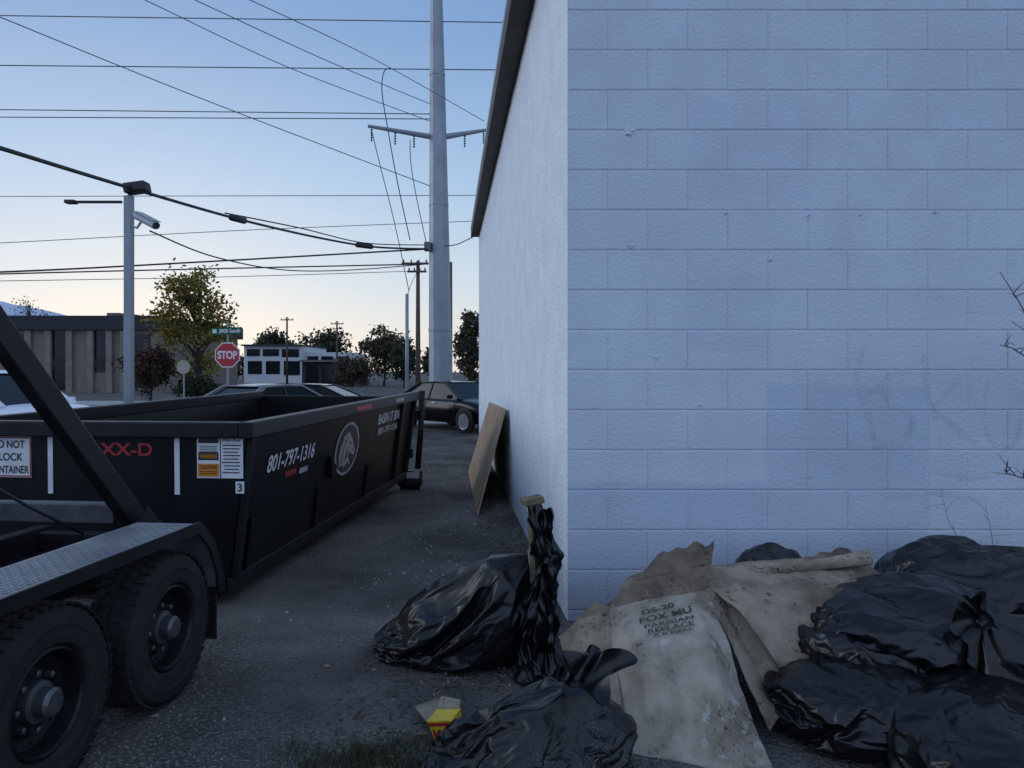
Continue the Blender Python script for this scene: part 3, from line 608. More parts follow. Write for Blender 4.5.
# ------------------------------------------------------------------ cars
def car(name,label,cat,loc,ang,paint,Lc=4.6,Wc=1.8,Hc=1.43,suv=False,group=None):
    t=thing(name,label,cat,loc,ang,group); k=Lc/4.6; hh=Hc/1.43 if not suv else 1.0
    up=.34 if suv else 0
    st=[(-2.30,.42,.78,.70),(-2.22,.28,.92,.84),(-1.7,.22,.98,.885),(-.7,.21,.955,.9),(.5,.21,.94,.9),(1.05,.21,.945,.895),(1.6,.22,.87,.88),(2.08,.25,.75,.81),(2.28,.36,.63,.66)]
    if suv: st=[(-2.3,.45,1.05,.78),(-2.25,.32,1.14,.86)]+[(x,b,zt+up*.7,w) for x,b,zt,w in st[2:]]
    m=MB(); vs=[];fs=[]
    for x,zb,zt,hw in st:
        hw*=Wc/1.8
        half=[(0,zb),(.8*hw,zb),(.97*hw,zb+.1),(hw,zb+(zt-zb)*.5),(.985*hw,zt-.12),(.93*hw,zt-.025),(.6*hw,zt+.012)]
        ring=half+[(0,zt+.02)]+[(-y,z) for y,z in half[:0:-1]]
        for y,z in ring: vs.append((x*k,y,z))
    n=len(ring)
    for i in range(len(st)-1):
        for j in range(n): fs.append((i*n+j,i*n+(j+1)%n,(i+1)*n+(j+1)%n,(i+1)*n+j))
    fs.append(tuple(range(n))); fs.append(tuple(range((len(st)-1)*n,len(st)*n)))
    m.add(vs,fs); b=m.build('body',paint,t,smooth=True); sd=b.modifiers.new('s','SUBSURF'); sd.levels=2; sd.render_levels=2
    rz=(1.43*hh if not suv else Hc)
    g=[(-1.86,.94+up*.6),(-1.02,rz-.045),(-.35,rz-.01),(.18,rz-.03),(1.12,.92+up*.6)] if not suv else [(-2.18,1.12),(-1.95,rz-.06),(-.8,rz-.01),(.22,rz-.03),(1.08,.92+up*.6)]
    wb,wt=.80*Wc/1.8,.59*Wc/1.8
    def gp(x,z,s):
        tt=(z-.88)/(rz-.88); return Vector((x*k,s*(wb+(wt-wb)*tt),z))
    m=MB(); vs=[];fs=[]
    zb=.86
    for x,z in g:
        for s in (-1,1): vs.append(gp(x,zb,s)); vs.append(gp(x,z,s))
    for i in range(4):
        a=i*4; c=a+4
        fs+=[(a,c,c+1,a+1),(a+2,a+3,c+3,c+2),(a+1,c+1,c+3,a+3)]
    fs+=[(0,1,3,2),(16,18,19,17)]; m.add(vs,fs); gl=m.build('windows','car_glass',t)
    m=MB(); vs=[];fs=[]
    rp=[(g[1][0]-.05,g[1][1]+.0),(g[1][0]+.1,g[1][1]+.03),(g[2][0],g[2][1]+.02),(g[3][0]-.1,g[3][1]+.02),(g[3][0]+.03,g[3][1]-.004)]
    for x,z in rp:
        for q in (-1.05,-.96,-.5,0,.5,.96,1.05): vs.append((x*k,q*wt,z-(.05 if abs(q)>1 else .0)+.014*(1-q*q)))
    for i in range(4):
        for j in range(6): a=i*7+j; fs.append((a,a+1,a+8,a+7))
    m.add(vs,fs); rf=m.build('roof',paint,t,smooth=True)
    fw_=1.0 if not suv else 2.4
    for s in (-1,1):
        m=MB()
        m.bar(gp(g[4][0],g[4][1],s*1.012),gp(g[3][0],g[3][1],s*1.012),.05*fw_,.05*fw_)
        m.bar(gp(g[0][0],g[0][1],s*1.012),gp(g[1][0],g[1][1],s*1.012),.06,.12 if not suv else .08)
        m.bar(gp(g[1][0],g[1][1],s*1.012),gp(g[2][0],g[2][1],s*1.012),.04,.045*fw_); m.bar(gp(g[2][0],g[2][1],s*1.012),gp(g[3][0],g[3][1],s*1.012),.04,.045*fw_)
        m.build('window_frame',paint,t,bevel=.01)
        m=MB(); m.bar(gp(-.42,.93+up*.6,s*1.014),gp(-.42,rz-.05,s*1.014),.05*(1 if not suv else 2),.03); m.build('door_pillar','plastic' if not suv else paint,t)
        for x in (.95,-.42,-1.25):
            m=MB(); m.box((x*k-.004,s*.896*Wc/1.8-.006,.32),(x*k+.004,s*.896*Wc/1.8+.006,.86)); m.build('door_seam','plastic',t)
        m=MB(); m.obox((.83*k,s*.95*Wc/1.8,1.0+up*.6),(.05,0,0),(0,.09,0),(0,0,.06)); m.build('mirror',paint,t,bevel=.03)
        m=MB(); m.obox((2.12*k,s*.62*Wc/1.8,.66+up*.5),(.10,s*-.05,0),(0.03,.15,0),(0,0,.055)); m.build('headlight','lamp_clear',t,bevel=.03)
        m=MB(); m.obox((-2.2*k,s*.66*Wc/1.8,.82+up*.6),(.07,0,0),(0,.15,0),(0,0,.07)); m.build('tail_light','lamp_red',t,bevel=.03)
        for x in (.0,-.95):
            m=MB(); m.box((x*k-.09,s*.905*Wc/1.8-.012,.80),(x*k+.09,s*.905*Wc/1.8+.012,.825)); m.build('door_handle','alloy',t,bevel=.006)
    m=MB(); m.box((2.16*k,-.42,.42),(2.262*k,.42,.56)); m.build('grille','plastic',t,bevel=.02)
    m=MB(); m.box((2.2*k,-.16,.44),(2.285*k,.16,.53)); m.build('number_plate','sign_white',t)
    for x in (1.40,-1.36):
        for s in (-1,1):
            m=MB(); m.lathe([(.01,-.02),(.375,-.02),(.375,.02),(.01,.02)],28,Matrix.Translation((x*k,s*(.865*Wc/1.8),.34))@Matrix.Rotation(R(-90),4,'X')); m.build('wheel_arch','plastic',t)
            we=bpy.data.objects.new('wheel',None); col.objects.link(we); we.parent=t
            wheel(we,(x*k,s*(.815*Wc/1.8),.325),.325,.2,.23,'rim_black',28,0,s,'y','alloy')
    return t
ca=R(-48); wc,ws=math.cos(ca),math.sin(ca); fwx,fwy=(466-512)/F*20.9,20.9
car('parked_car','glossy black sedan parked beyond the far end of the white wall','car',(fwx-(1.40*wc+.81*ws),fwy-(1.40*ws-.81*wc),0),ca,'car_dark',Hc=1.42)
car('parked_car','white sport utility car at left edge behind the waste bin','car',(-8.75,12.4,0),R(-10),'car_white',suv=True,Hc=1.70)
car('parked_car','silver grey sedan half hidden behind the waste bin below the stop sign','car',(-5.75,18.4,0),R(62),'car_silver',Hc=1.40)
car('parked_car','dark navy sedan behind the waste bin, between silver sedan and steel pole','car',(-5.3,20.9,0),R(-4),'car_blue',Hc=1.36)
# ------------------------------------------------------------------ poles
def insul(p,parent,l=.45,r=.06):
    prof=[(.02,0)]
    for i in range(5): prof+=[(.02,-l*(i+.2)/5),(r,-l*(i+.45)/5),(.02,-l*(i+.8)/5)]
    prof+=[(.01,-l)]
    m=MB(); m.lathe([(a,b) for a,b in prof],8,Matrix.Translation(p)); m.build('insulator','insul',parent,world=True)
PY=30; PB=gnd(441,PY)
st=thing('steel_pole','tall tapered grey steel transmission pole with two slim arms','utility pole',PB)
m=MB(); topz=18.6; tp=Vector(((436-512)/F*PY,PY,topz)); m.tube([PB,PB+Vector((0,0,.3)),PB.lerp(tp,.35),PB.lerp(tp,.7),tp],[.50,.49,.41,.31,.2],12); m.build('shaft','galv',st,world=True)
m=MB(); m.lathe([(.72,0),(.72,.05),(.5,.05)],16,Matrix.Translation(PB)); m.build('base_plate','galv',st,world=True)
def pp(py):
    z=H-(py-HZ)/F*PY; t=z/topz; return PB.lerp(tp,t)
for tip,s in ((at(368,126,29.0),-1),(at(486,130,31.0),1)):
    a=pp(137); m=MB(); m.tube([a+Vector((s*.2,0,0)),tip],[.12,.065],8); ar=m.build('arm','galv',st,world=True)
    m=MB(); m.lathe([(.26,-.2),(.34,0),(.26,.2)],12,Matrix.Translation(a)); m.build('arm_collar','galv',ar,world=True)
    for f in ((.35,.62,.95) if s<0 else (.55,.95)): insul(a.lerp(tip,f)-Vector((0,0,.08)),ar,.5,.055)
for py in (330,205,75):
    q=pp(py); rr_=.205+.29*(1-q.z/topz); m=MB(); m.lathe([(rr_,-.06),(rr_+.03,-.05),(rr_+.03,.05),(rr_,.06)],12,Matrix.Translation(q)); m.build('band_clamp','galv',st,world=True)
q=pp(250); m=MB(); m.box((q.x-.55,q.y-.5,q.z-.1),(q.x-.3,q.y-.2,q.z+.25)); m.build('cable_bracket','insul',st,world=True,bevel=.02)
def woodpole(px,ytop,Y,rb,rt,label,arms,mat='wood_pole',cat='utility pole',grp=None,name='utility_pole'):
    b=gnd(px,Y); t=thing(name,label,cat,b,0,grp); tz=H-(ytop-HZ)/F*Y
    m=MB(); m.tube([b,b+Vector((.0,0,tz*.5)),b+Vector((0,0,tz))],[rb,(rb+rt)/2,rt],10); m.build('pole',mat,t,world=True,smooth=True)
    for (py,x0,x1) in arms:
        z=H-(py-HZ)/F*Y; m=MB(); m.box(((x0-512)/F*Y,Y-rb-.1,z-.06),((x1-512)/F*Y,Y-rb-.0,z+.06)); c=m.build('crossarm',mat,t,world=True)
        for k in range(4):
            x=((x0+(x1-x0)*(k+.3)/3.6)-512)/F*Y; m=MB(); m.lathe([(.03,0),(.06,.08),(.03,.16),(.02,.2)],8,Matrix.Translation((x,Y-rb-.05,z+.06))); m.build('insulator','insul',c,world=True)
    return t
woodpole(418,261,46,.17,.11,'wooden power pole with crossarm just left of the steel pole',[(264,402,429),(272,408,427)])
woodpole(451,262,48,.10,.08,'thin dark pole just right of the steel pole',[],'wood_pole','pole',None,'slim_pole')
woodpole(407,294,27,.07,.06,'plain slim grey post standing between bin end and steel pole',[],'galv','post',None,'slim_post')
woodpole(287,317,95,.16,.11,'distant wooden pole rising above white office building',[(320,281,294)])
woodpole(337,321,100,.16,.11,'distant wooden pole at right end of white office building',[(324,331,344),(329,333,343)])
LY=15; b=gnd(129,LY); lp=thing('camera_post','grey square post carrying floodlight and security camera behind the bin','lamp post',b)
zt=H-(196-HZ)/F*LY; MB().box((b.x-.075,LY-.075,0),(b.x+.075,LY+.075,zt)).build('post','galv',lp,world=True,bevel=.012)
boxes('base_plate','galv',lp,[((b.x-.17,LY-.17,0),(b.x+.17,LY+.17,.03))],world=True)
p=at(137,188,LY); m=MB(); m.obox(p,Vector((.22,0,.03)),(0,.15,0),Vector((-.02,0,.10))); fl_=m.build('floodlight','plastic',lp,world=True,bevel=.03)
m=MB(); m.tube([at(129,197,LY),at(133,190,LY)],.04,8); m.build('bracket','plastic',fl_,world=True)
m=MB(); m.bar(at(67,202,LY),at(122,202,LY),.06,.05); m.bar(at(66,202,LY),at(76,202,LY),.16,.07); m.build('light_arm','plastic',lp,world=True,bevel=.01)
a=at(134,214,LY-.05); e=at(157,226,LY-.3); m=MB(); m.tube([a.lerp(e,.1),a.lerp(e,.95)],.085,14); m.bar(a.lerp(e,.2)+Vector((0,0,.09)),e+Vector((0,0,.09)),.2,.02); cm_=m.build('security_camera','camera_white',lp,world=True,bevel=.008)
m=MB(); m.tube([at(129,225,LY),at(137,228,LY-.1),a.lerp(e,.4)],.025,8); m.build('bracket','camera_white',cm_,world=True)
m=MB(); m.tube([a.lerp(e,.952),e],.07,14); m.build('lens','glass',cm_,world=True)
# ------------------------------------------------------------------ signs
SY=24; sb=gnd(228,SY); sg=thing('stop_sign','red octagonal stop sign with green street name blade on top','street sign',sb)
m=MB(); m.tube([sb,sb+Vector((0,0,H-(322-HZ)/F*SY))],.035,8); m.build('post','galv',sg,world=True)
def octa(r,y,c): return [Vector((c.x+r*math.cos(R(22.5+45*k)),y,c.z+r*math.sin(R(22.5+45*k)))) for k in range(8)]
c=at(228,355,SY); r=.43; m=MB(); m.prism(octa(r,SY-.05,c),(0,.006,0)); sp_=m.build('sign_border','sign_white',sg,world=True)
m=MB(); m.prism(octa(r*.92,SY-.054,c),(0,.003,0)); m.build('sign_face','sign_red',sp_,world=True)
m=MB(); text_on(m,'STOP',Vector((c.x,SY-.057,c.z)),FU,FV,r*1.45,r*.60,.03); m.build('lettering','sign_white',sp_,world=True,normals=False)
c=at(227,331,SY); tu=Vector((1,0,.035)).normalized(); tv=Vector((-.035,0,1)).normalized()
m=MB(); m.obox(Vector((c.x,SY-.0425,c.z)),tu*.5,(0,.0025,0),tv*.11); bl_=m.build('name_blade','sign_green',sg,world=True)
m=MB(); text_on(m,'3900 South',Vector((c.x,SY-.049,c.z))+tu*.1,tu,tv,.68,.13,.025); m.quad(Vector((c.x,SY-.049,c.z))-tu*.38,tu,tv,.13,.12); m.build('lettering','sign_white',bl_,world=True,normals=False)
SY2=30; b2=gnd(184,SY2); s2=thing('round_sign','small round pale sign on thin post left of the stop sign','street sign',b2)
m=MB(); m.tube([b2,b2+Vector((0,0,H-(362-HZ)/F*SY2))],.03,8); m.build('post','galv',s2,world=True)
m=MB(); m.lathe([(.01,0),(.27,0),(.27,.012),(.01,.012)],24,Matrix.Translation(at(184,367,SY2)+Vector((0,-.05,0)))@Matrix.Rotation(R(90),4,'X')); m.build('sign_plate','sign_back',s2,world=True)
# ------------------------------------------------------------------ wires
def wire(label,pts,r=.018,mat='wire_grey',sag=0,boxes=(),name='overhead_wire',group=None):
    P=[at(*p) for p in pts]; Q=[]
    for i in range(len(P)-1):
        p0=P[max(i-1,0)];p1=P[i];p2=P[i+1];p3=P[min(i+2,len(P)-1)]
        for k in range(10):
            t=k/10; q=.5*((2*p1)+(p2-p0)*t+(2*p0-5*p1+4*p2-p3)*t*t+(3*p1-p0-3*p2+p3)*t**3)
            if len(P)==2: q=p1.lerp(p2,t)-Vector((0,0,sag*4*t*(1-t)))
            Q.append(q)
    Q.append(P[-1]); base=Q[0].copy()
    m=MB(); m.tube(Q,r,6); o=m.build(name,mat,smooth=True,loc=base); tag(o,label,'cable',group)
    for (px,py,Y,l) in boxes:
        c=at(px,py,Y); q=min(Q,key=lambda v:(v-c).length); i=min(max(Q.index(q),1),len(Q)-2); t=(Q[i+1]-Q[i-1]).normalized()
        m=MB(); m.v=[]; m.tube([q-t*l-base,q-t*l*.8-base,q+t*l*.8-base,q+t*l-base],[r,r*2.6,r*2.6,r],8); m.build('splice_case','wire',o,smooth=True)
    return o
W=30
wire('topmost straight thin wire crossing the sky at the very top',[(-260,12,W),(620,24,W)],.022,sag=.0)
wire('second straight thin wire from the top of the sky',[(-260,63,W),(620,71,W)],.022)
wire('upper of two close wires running level to steel pole arm height',[(-260,107,W),(432,114,W)],.020)
wire('lower of two close wires running level to steel pole arm height',[(-260,116,W),(440,119,W)],.020)
wire('thin level wire crossing the sky below the crossarms',[(-260,197,W+3),(620,195,W+3)],.016)
wire('long diagonal wire from upper left corner down to steel pole',[(-150,-45,20),(0,17,22),(200,98,26),(430,186,W)],.017)
wire('steepest left diagonal wire running from the top edge to the left arm',[(90,-24,20),(145,0,22),(290,68,26),(432,122,W+1)],.015)
wire('middle diagonal wire from the top edge to steel pole',[(150,-20,20),(195,0,22),(330,62,26),(440,108,W+1)],.015)
wire('rightmost diagonal wire from the top edge to the right arm',[(205,-20,20),(250,0,22),(370,57,27),(484,121,W+1)],.015)
wire('thick black cable sagging from upper left past the camera post to steel pole',[(-120,112,9),(0,148,11),(127,187,LY-.25),(238,219,20),(320,238,25),(375,247,28),(430,249,W-.4)],.036,'wire',boxes=((240,219,20,.45),(365,246,27.5,.5)))
wire('thinner black cable lashed just above the thick sagging cable',[(225,213,20),(300,228,24),(365,243,27.5),(428,245,W-.4)],.02,'wire')
wire('thin cable drooping from security camera to steel pole',[(150,231,LY),(215,257,19),(285,270,24),(350,270,27),(428,264,W-.4)],.018,'wire')
wire('thin wire slanting gently up from left edge to wooden pole',[(-200,253,40),(0,243,40),(250,230,42),(475,221,46)],.020)
wire('upper black cable crossing low over the bin to steel pole',[(-250,278,24),(0,272,26),(200,262,28),(428,249,W-.4)],.032,'wire')
wire('lower black cable crossing low over the bin to steel pole',[(-250,282,24),(0,274,26),(200,269,28),(428,264,W-.3)],.026,'wire')
wire('faint lowest wire crossing above the brown office roof',[(-250,285,34),(0,281,36),(220,277,40),(418,271,45.8)],.018,'wire')
wire('jumper wire hanging from the left arm tip down to the lower pole',[(372,132,29),(380,165,29.2),(395,225,29.4),(409,291,29.6)],.016,'wire')
wire('hooked jumper wire curling from upper wire past the left arm',[(391,68,W),(384,72,W),(382,92,W-.2),(388,130,W-.6),(397,180,W-.5),(410,240,W-.5)],.02,'wire')
wire('jumper wire hanging close beside the steel pole',[(410,140,29.6),(411,165,29.6),(417,200,29.6),(427,246,W-.4)],.016,'wire')
wire('short wire passing right of steel pole toward building eaves',[(444,246,W),(458,244,W-2),(482,232,W-6)],.02,'wire')
wire('thin wire looping low between wooden pole and slim grey post',[(418,270,45.8),(412,282,40),(407,296,27.1)],.014,'wire')
# ------------------------------------------------------------------ buildings behind
BYo=62
def bx(px,Y=BYo): return (px-512)/F*Y
def bz(py,Y=BYo): return H-(py-HZ)/F*Y
ob=thing('office_building','two storey tan brick office building with dark roof band at left','building',(bx(80),BYo,0))
m=MB(); m.box((bx(-160),BYo,0),(bx(158),BYo+18,bz(330))); ow=m.build('wall','brick_tan',ob,world=True)
m=MB(); m.box((bx(-164),BYo-.5,bz(330)+.003),(bx(163),BYo+18.5,bz(316))); m.build('roof_band','brick_dark',ob,world=True)
for p0,p1,y0,y1 in ((-120,-70,334,388),(-52,-8,334,388),(8,26,334,388),(53,68,331,390),(95,108,331,372),(128,150,334,388)):
    m=MB(); m.box((bx(p0),BYo-.06,bz(y1)),(bx(p1),BYo-.01,bz(y0))); wd=m.build('window','glass',ob,world=True)
    for f in (0,1):
        x=bx(p0+(p1-p0)*f); MB().box((x-.05,BYo-.12,bz(y1)),(x+.05,BYo-.065,bz(y0))).build('frame','brick_dark',wd,world=True)
    MB().box((bx(p0),BYo-.11,bz(361)-.5),(bx(p1),BYo-.068,bz(361)+.2)).build('spandrel','brick_dark',wd,world=True)
boxes('pier','brick_tan',ob,[((bx(p)-.25,BYo-.35,0),(bx(p)+.25,BYo-.005,bz(331))) for p in (30,50,71,92,111,125)],world=True)
for p0,p1,y0 in ((74,88,308),(89,100,309)):
    m=MB(); m.box((bx(p0),BYo+5,bz(316)+.003),(bx(p1),BYo+7,bz(y0)))
    for i in range(4): m.box((bx(p0)+.05,BYo+4.96,bz(316)+.15+i*.14),(bx(p1)-.05,BYo+4.995,bz(316)+.2+i*.14))
    m.build('rooftop_unit','metal_box',ob,world=True)
WY=115
wb_=thing('office_building','low white modern office building with dark windows in the far centre','building',(bx(290,WY),WY,0))
m=MB(); m.box((bx(244,WY),WY,0),(bx(302,WY),WY+15,bz(346,WY))); m.build('wall','concrete_white',wb_,world=True)
m=MB(); m.box((bx(302,WY)+.01,WY+2,0),(bx(348,WY),WY+15,bz(352,WY))); m.build('wing_wall','concrete_white',wb_,world=True)
for p0,p1,y0,y1 in ((247,260,349,356),(263,279,349,356),(282,299,349,357),(248,262,361,374),(266,280,361,374),(284,300,361,375)):
    m=MB(); m.box((bx(p0,WY),WY-.1,bz(y1,WY)),(bx(p1,WY),WY-.01,bz(y0,WY))); m.build('window','glass',wb_,world=True)
for p0,p1 in ((304,315),(318,330),(333,346)):
    m=MB(); m.box((bx(p0,WY),WY+1.9,bz(372,WY)),(bx(p1,WY),WY+1.99,bz(356,WY))); m.build('window','glass',wb_,world=True)
m=MB(); m.box((bx(242,WY),WY-.6,bz(346,WY)+.003),(bx(303,WY),WY+15.2,bz(344.5,WY))); m.build('roof','brick_dark',wb_,world=True)
DY=90
dk=thing('low_building','low dark flat roofed building at far end of the street','building',(bx(380,DY),DY,0))
m=MB(); m.box((bx(302,DY),DY,0),(bx(352,DY),DY+10,bz(362,DY))); m.build('wall','brick_dark',dk,world=True)
m=MB(); m.box((bx(300,DY),DY-.5,bz(362,DY)+.003),(bx(354,DY),DY+10.5,bz(360,DY))); m.build('roof','metal_box',dk,world=True)
for p0,p1 in ((306,318),(322,332),(337,348)):
    m=MB(); m.box((bx(p0,DY),DY-.08,.4),(bx(p1,DY),DY-.01,bz(365,DY))); m.build('window','glass',dk,world=True)
# ------------------------------------------------------------------ trees
def tree(name,label,cat,px,Y,x0,x1,ytop,ybot,leaf,n,ls,seed,gap=.1,trunk=True,group=None,clusters=40,rt=.16):
    rnd=random.Random(seed); b=gnd(px,Y); t=thing(name,label,cat,b,0,group)
    cx=((x0+x1)/2-512)/F*Y; hw=(x1-x0)/2/F*Y; zt=H-(ytop-HZ)/F*Y; zb=max(.1,H-(ybot-HZ)/F*Y); cz=(zt+zb)/2; hz=(zt-zb)/2
    m=MB(); top=Vector((cx+hw*.1,Y,zt-hz*.35)); mid=b.lerp(top,.5)+Vector((hw*.06,0,0))
    m.tube([b,b.lerp(mid,.5),mid,top],[rt,rt*.8,rt*.6,rt*.15],8)
    cl=[]
    for i in range(clusters):
        for _ in range(60):
            d=Vector((rnd.uniform(-1,1),rnd.uniform(-1,1),rnd.uniform(-1,1)))
            if d.length<1 and d.length>.25: break
        f=1+.35*noise.noise(d*2+Vector((seed,0,0)))
        wz=1-.35*max(0,d.z) ; c=Vector((cx+d.x*hw*f*wz*.9,Y+d.y*hw*f*wz*.9,cz+d.z*hz*.9)); cl.append(c)
        st_=b.lerp(top,min(.95,max(.25,(c.z-.3*hz)/top.z*.8)))
        m.tube([st_,st_.lerp(c,.5)+Vector((0,0,.08*hz)),c],[rt*.28,rt*.16,rt*.05],5,False)
    if trunk: m.build('trunk','bark',t,world=True,smooth=True)
    m=MB()
    for i in range(n):
        c=cl[int(rnd.random()**1.15*len(cl))]; sg=hw*.17
        p=c+Vector((rnd.gauss(0,sg),rnd.gauss(0,sg),rnd.gauss(0,sg*.8)))
        if p.z<.05: p.z=.05+rnd.random()*.3
        if noise.noise(p*(1.6/hw)*2+Vector((seed*3,0,0)))<-.35+gap: continue
        s=ls*rnd.uniform(.6,1.3); u=Vector((rnd.gauss(0,1),rnd.gauss(0,1),rnd.gauss(0,1))).normalized(); v=u.cross(Vector((rnd.gauss(0,1),rnd.gauss(0,1),rnd.gauss(0,1)))).normalized()
        m.add([p-u*s,p-v*s*.5,p+u*s,p+v*s*.55],[(0,1,2,3)])
    m.build('crown',leaf,t,world=True,normals=False)
    return t
tree('autumn_tree','yellow green autumn tree behind the stop sign','tree',196,38,150,240,264,376,'leaf_autumn',6200,.12,3,.19,clusters=64)
tree('shrub','round dark russet shrub left of the yellow green tree','shrub',150,36,124,174,342,398,'leaf_red',3500,.10,5,-.1,clusters=34,rt=.07)
tree('shrub','low dark hedge shrub beneath the yellow green tree','shrub',196,37,172,222,378,398,'leaf_dark',2500,.09,6,-.2,clusters=26,rt=.05)
tree('tree','dark distant tree left of the far wooden poles','tree',272,150,252,296,332,362,'leaf_dark',2400,.42,8,-.1)
tree('tree','broad dark distant tree between the two far wooden poles','tree',316,140,294,352,328,364,'leaf_dark',2800,.4,9,-.1)
tree('tree','brownish distant tree left of the wooden crossarm pole','tree',384,90,360,408,324,378,'leaf_brown',3600,.24,10,-.05,clusters=46)
tree('tree','dark small distant tree between bin end and slim grey post','tree',404,80,390,424,336,384,'leaf_dark',2200,.22,12,-.05)
tree('tree','brown tree between steel pole and the white wall','tree',468,55,453,492,302,384,'leaf_brown',3800,.16,13,.0,clusters=44)
tree('tree','low dark bushy tree beneath the brownish distant tree','tree',352,85,334,374,352,386,'leaf_brown',2200,.2,14,-.1)
tree('tree','bare branched grey tree behind brown office building','tree',26,85,6,50,296,335,'leaf_brown',260,.14,15,.1,clusters=46)
for i,(px,Y,a,b_,yt,lab) in enumerate(((232,130,214,250,350,'pale dark tree far behind the stop sign'),(430,110,420,446,345,'small far tree hidden partly behind the steel pole'))):
    tree('tree',lab,'tree',px,Y,a,b_,yt,378,'leaf_dark',1500,.3,20+i,-.1)
# ------------------------------------------------------------------ board leaning on the wall
def wx(Y): return CX+SL*(Y-CY)
P1=at(477,515,1275/(515-HZ)); P1.z=.0; P2=at(468,472,1275/(472-HZ)); P2.z=0
P3=at(505,409,P1.y+.95); P4=at(489,402,P2.y+1.6)
for q in (P3,P4): q.x=min(q.x,wx(q.y)-.012)
m=MB(); nn=(P2-P1).cross(P3-P1).normalized(); nn=-nn if nn.x>0 else nn
m.prism([P1,P2,P4,P3],-nn*.016)
tag(m.build('plywood_sheet','ply',loc=P1,bevel=.002),'tan plywood sheet leaning against the white side wall','plywood board')
# ------------------------------------------------------------------ bags
def bag(label,c,rad,rz,shape,mat='bag',flare=True,tagit=False,seed=1,fs=1.0,wedge=0):
    me0,npos,nk=SHAPES[shape]; me=me0.copy()
    zs=[v.co.z for v in me.vertices]; xs=[v.co.x for v in me.vertices]; ys=[v.co.y for v in me.vertices]
    S=Matrix.Diagonal((rad[0]/((max(xs)-min(xs))/2),rad[1]/((max(ys)-min(ys))/2),rad[2]/(max(zs)-min(zs)),1))
    X=Matrix.Rotation(rz,4,'Z')@S@Matrix.Translation((-(max(xs)+min(xs))/2,-(max(ys)+min(ys))/2,-min(zs)))
    me.transform(X); me.materials.append(M[mat]); me.name='bin_bag'
    if wedge:
        for v in me.vertices: v.co.z*=1-wedge+wedge*sm(-1.1,.75,v.co.x/rad[0])
    o=bpy.data.objects.new('bin_bag',me); col.objects.link(o); o.location=c; tag(o,label,'rubbish bag')
    if flare:
        n0=X@npos; nw=(X.to_3x3()@nk).normalized(); f1=nw.orthogonal().normalized(); f2=nw.cross(f1)
        m=MB(); vs=[];fs_=[]; n=60; K_=14
        for i in range(K_):
            t=i/(K_-1); base=(.028+.07*t**1.3)*fs
            for j in range(n):
                an=2*PI*j/n; q=Vector((math.cos(an)*1.1,math.sin(an)*1.1,seed))
                rr=base*(1+.30*t*math.sin(an*5+seed)+.35*t*noise.noise(q*1.5))
                l=(t-.25)*.15*fs*(1+.75*noise.noise(q))
                vs.append(n0+nw*l+(f1*math.cos(an)+f2*math.sin(an))*rr-Vector((0,0,.05*fs*t*t*(1+1.1*math.sin(an+seed)))))
        for i in range(K_-1):
            for j in range(n): fs_.append((i*n+j,i*n+(j+1)%n,(i+1)*n+(j+1)%n,(i+1)*n+j))
        m.add(vs,fs_); m.build('tied_neck',mat,o,smooth=True,normals=False)
        if tagit:
            m=MB(); m.lathe([(.036,-.012),(.042,0),(.036,.012)],14,Matrix.Translation(n0-nw*.01)@nw.to_track_quat('Z','Y').to_matrix().to_4x4(),True); m.obox(n0+Vector((-.02,-.05,.02)),(.020,0,.004),(0,.004,0.001),(-0.004,0.006,.038)); m.build('tie','tape',o)
    return o
bag('dusty black rubbish bag lying left of the wrapped post',(-.33,4.55,0),(.53,.40,.65),R(-8),0,'bag_dull',tagit=True,seed=3,wedge=.42)
bag('dewy shiny black rubbish bag nearest the camera at bottom centre',(.07,3.10,0),(.46,.32,.45),R(8),1,'bag_frost',seed=5,fs=1.35)
bag('big black rubbish bag high against the wall at far right',(2.78,4.55,0),(.66,.46,.70),R(10),3,'bag',flare=False)
bag('black rubbish bag slumped just right of the cardboard',(2.05,4.02,0),(.66,.52,.60),R(200),4,'bag',flare=False)
bag('black rubbish bag at right edge in front of the big wall bag',(2.72,3.62,0),(.62,.50,.55),R(-30),2,'bag',seed=8,fs=.8)
bag('low black rubbish bag tucked under right edge of cardboard',(1.60,3.56,0),(.42,.40,.33),R(165),4,'bag',flare=False)
bag('frontmost low black rubbish bag at lower right corner',(2.02,3.06,0),(.68,.46,.36),R(70),3,'bag',flare=False)
bag('black rubbish bag whose top peeks over cardboard against wall',(1.66,4.72,0),(.30,.26,.64),R(15),4,'bag',flare=False)
bag('black rubbish bag at right edge between wall and front bags',(3.35,4.15,0),(.5,.42,.6),R(120),4,'bag',flare=False)
bag('small limp black rubbish bag wedged between cardboard and slumped bag',(1.76,3.82,0),(.34,.34,.46),R(40),3,'bag',flare=False)
# ------------------------------------------------------------------ wrapped post
pb=gnd(536,4.32); po=thing('wooden_post','short weathered post by the wall corner with torn black plastic tied round it','post',pb)
tz=H-(497-HZ)/F*4.32
m=MB(); m.tube([pb,pb+Vector((-.005,0,tz*.5)),pb+Vector((-.015,0,tz))],[.034,.034,.032],12); m.build('shaft','post',po,world=True,bevel=.006)
m=MB(); c=pb+Vector((-.015,0,tz)); m.obox(c+Vector((-.005,0,-.02)),(.055,.015,.010),(-.015,.045,0),(-.004,0,.020)); m.build('top_cap','post',po,world=True,bevel=.008)
for k in range(2):
    zz=tz-.06-.03*k; tl=.012*(-1)**k; pts=[pb+Vector((-.014+.037*math.cos(a/14*2*PI),.037*math.sin(a/14*2*PI),zz+tl*math.sin(a/14*2*PI+k))) for a in range(15)]
    m=MB(); m.tube(pts,.005,6); m.build('rope_binding','tape',po,world=True,smooth=True)
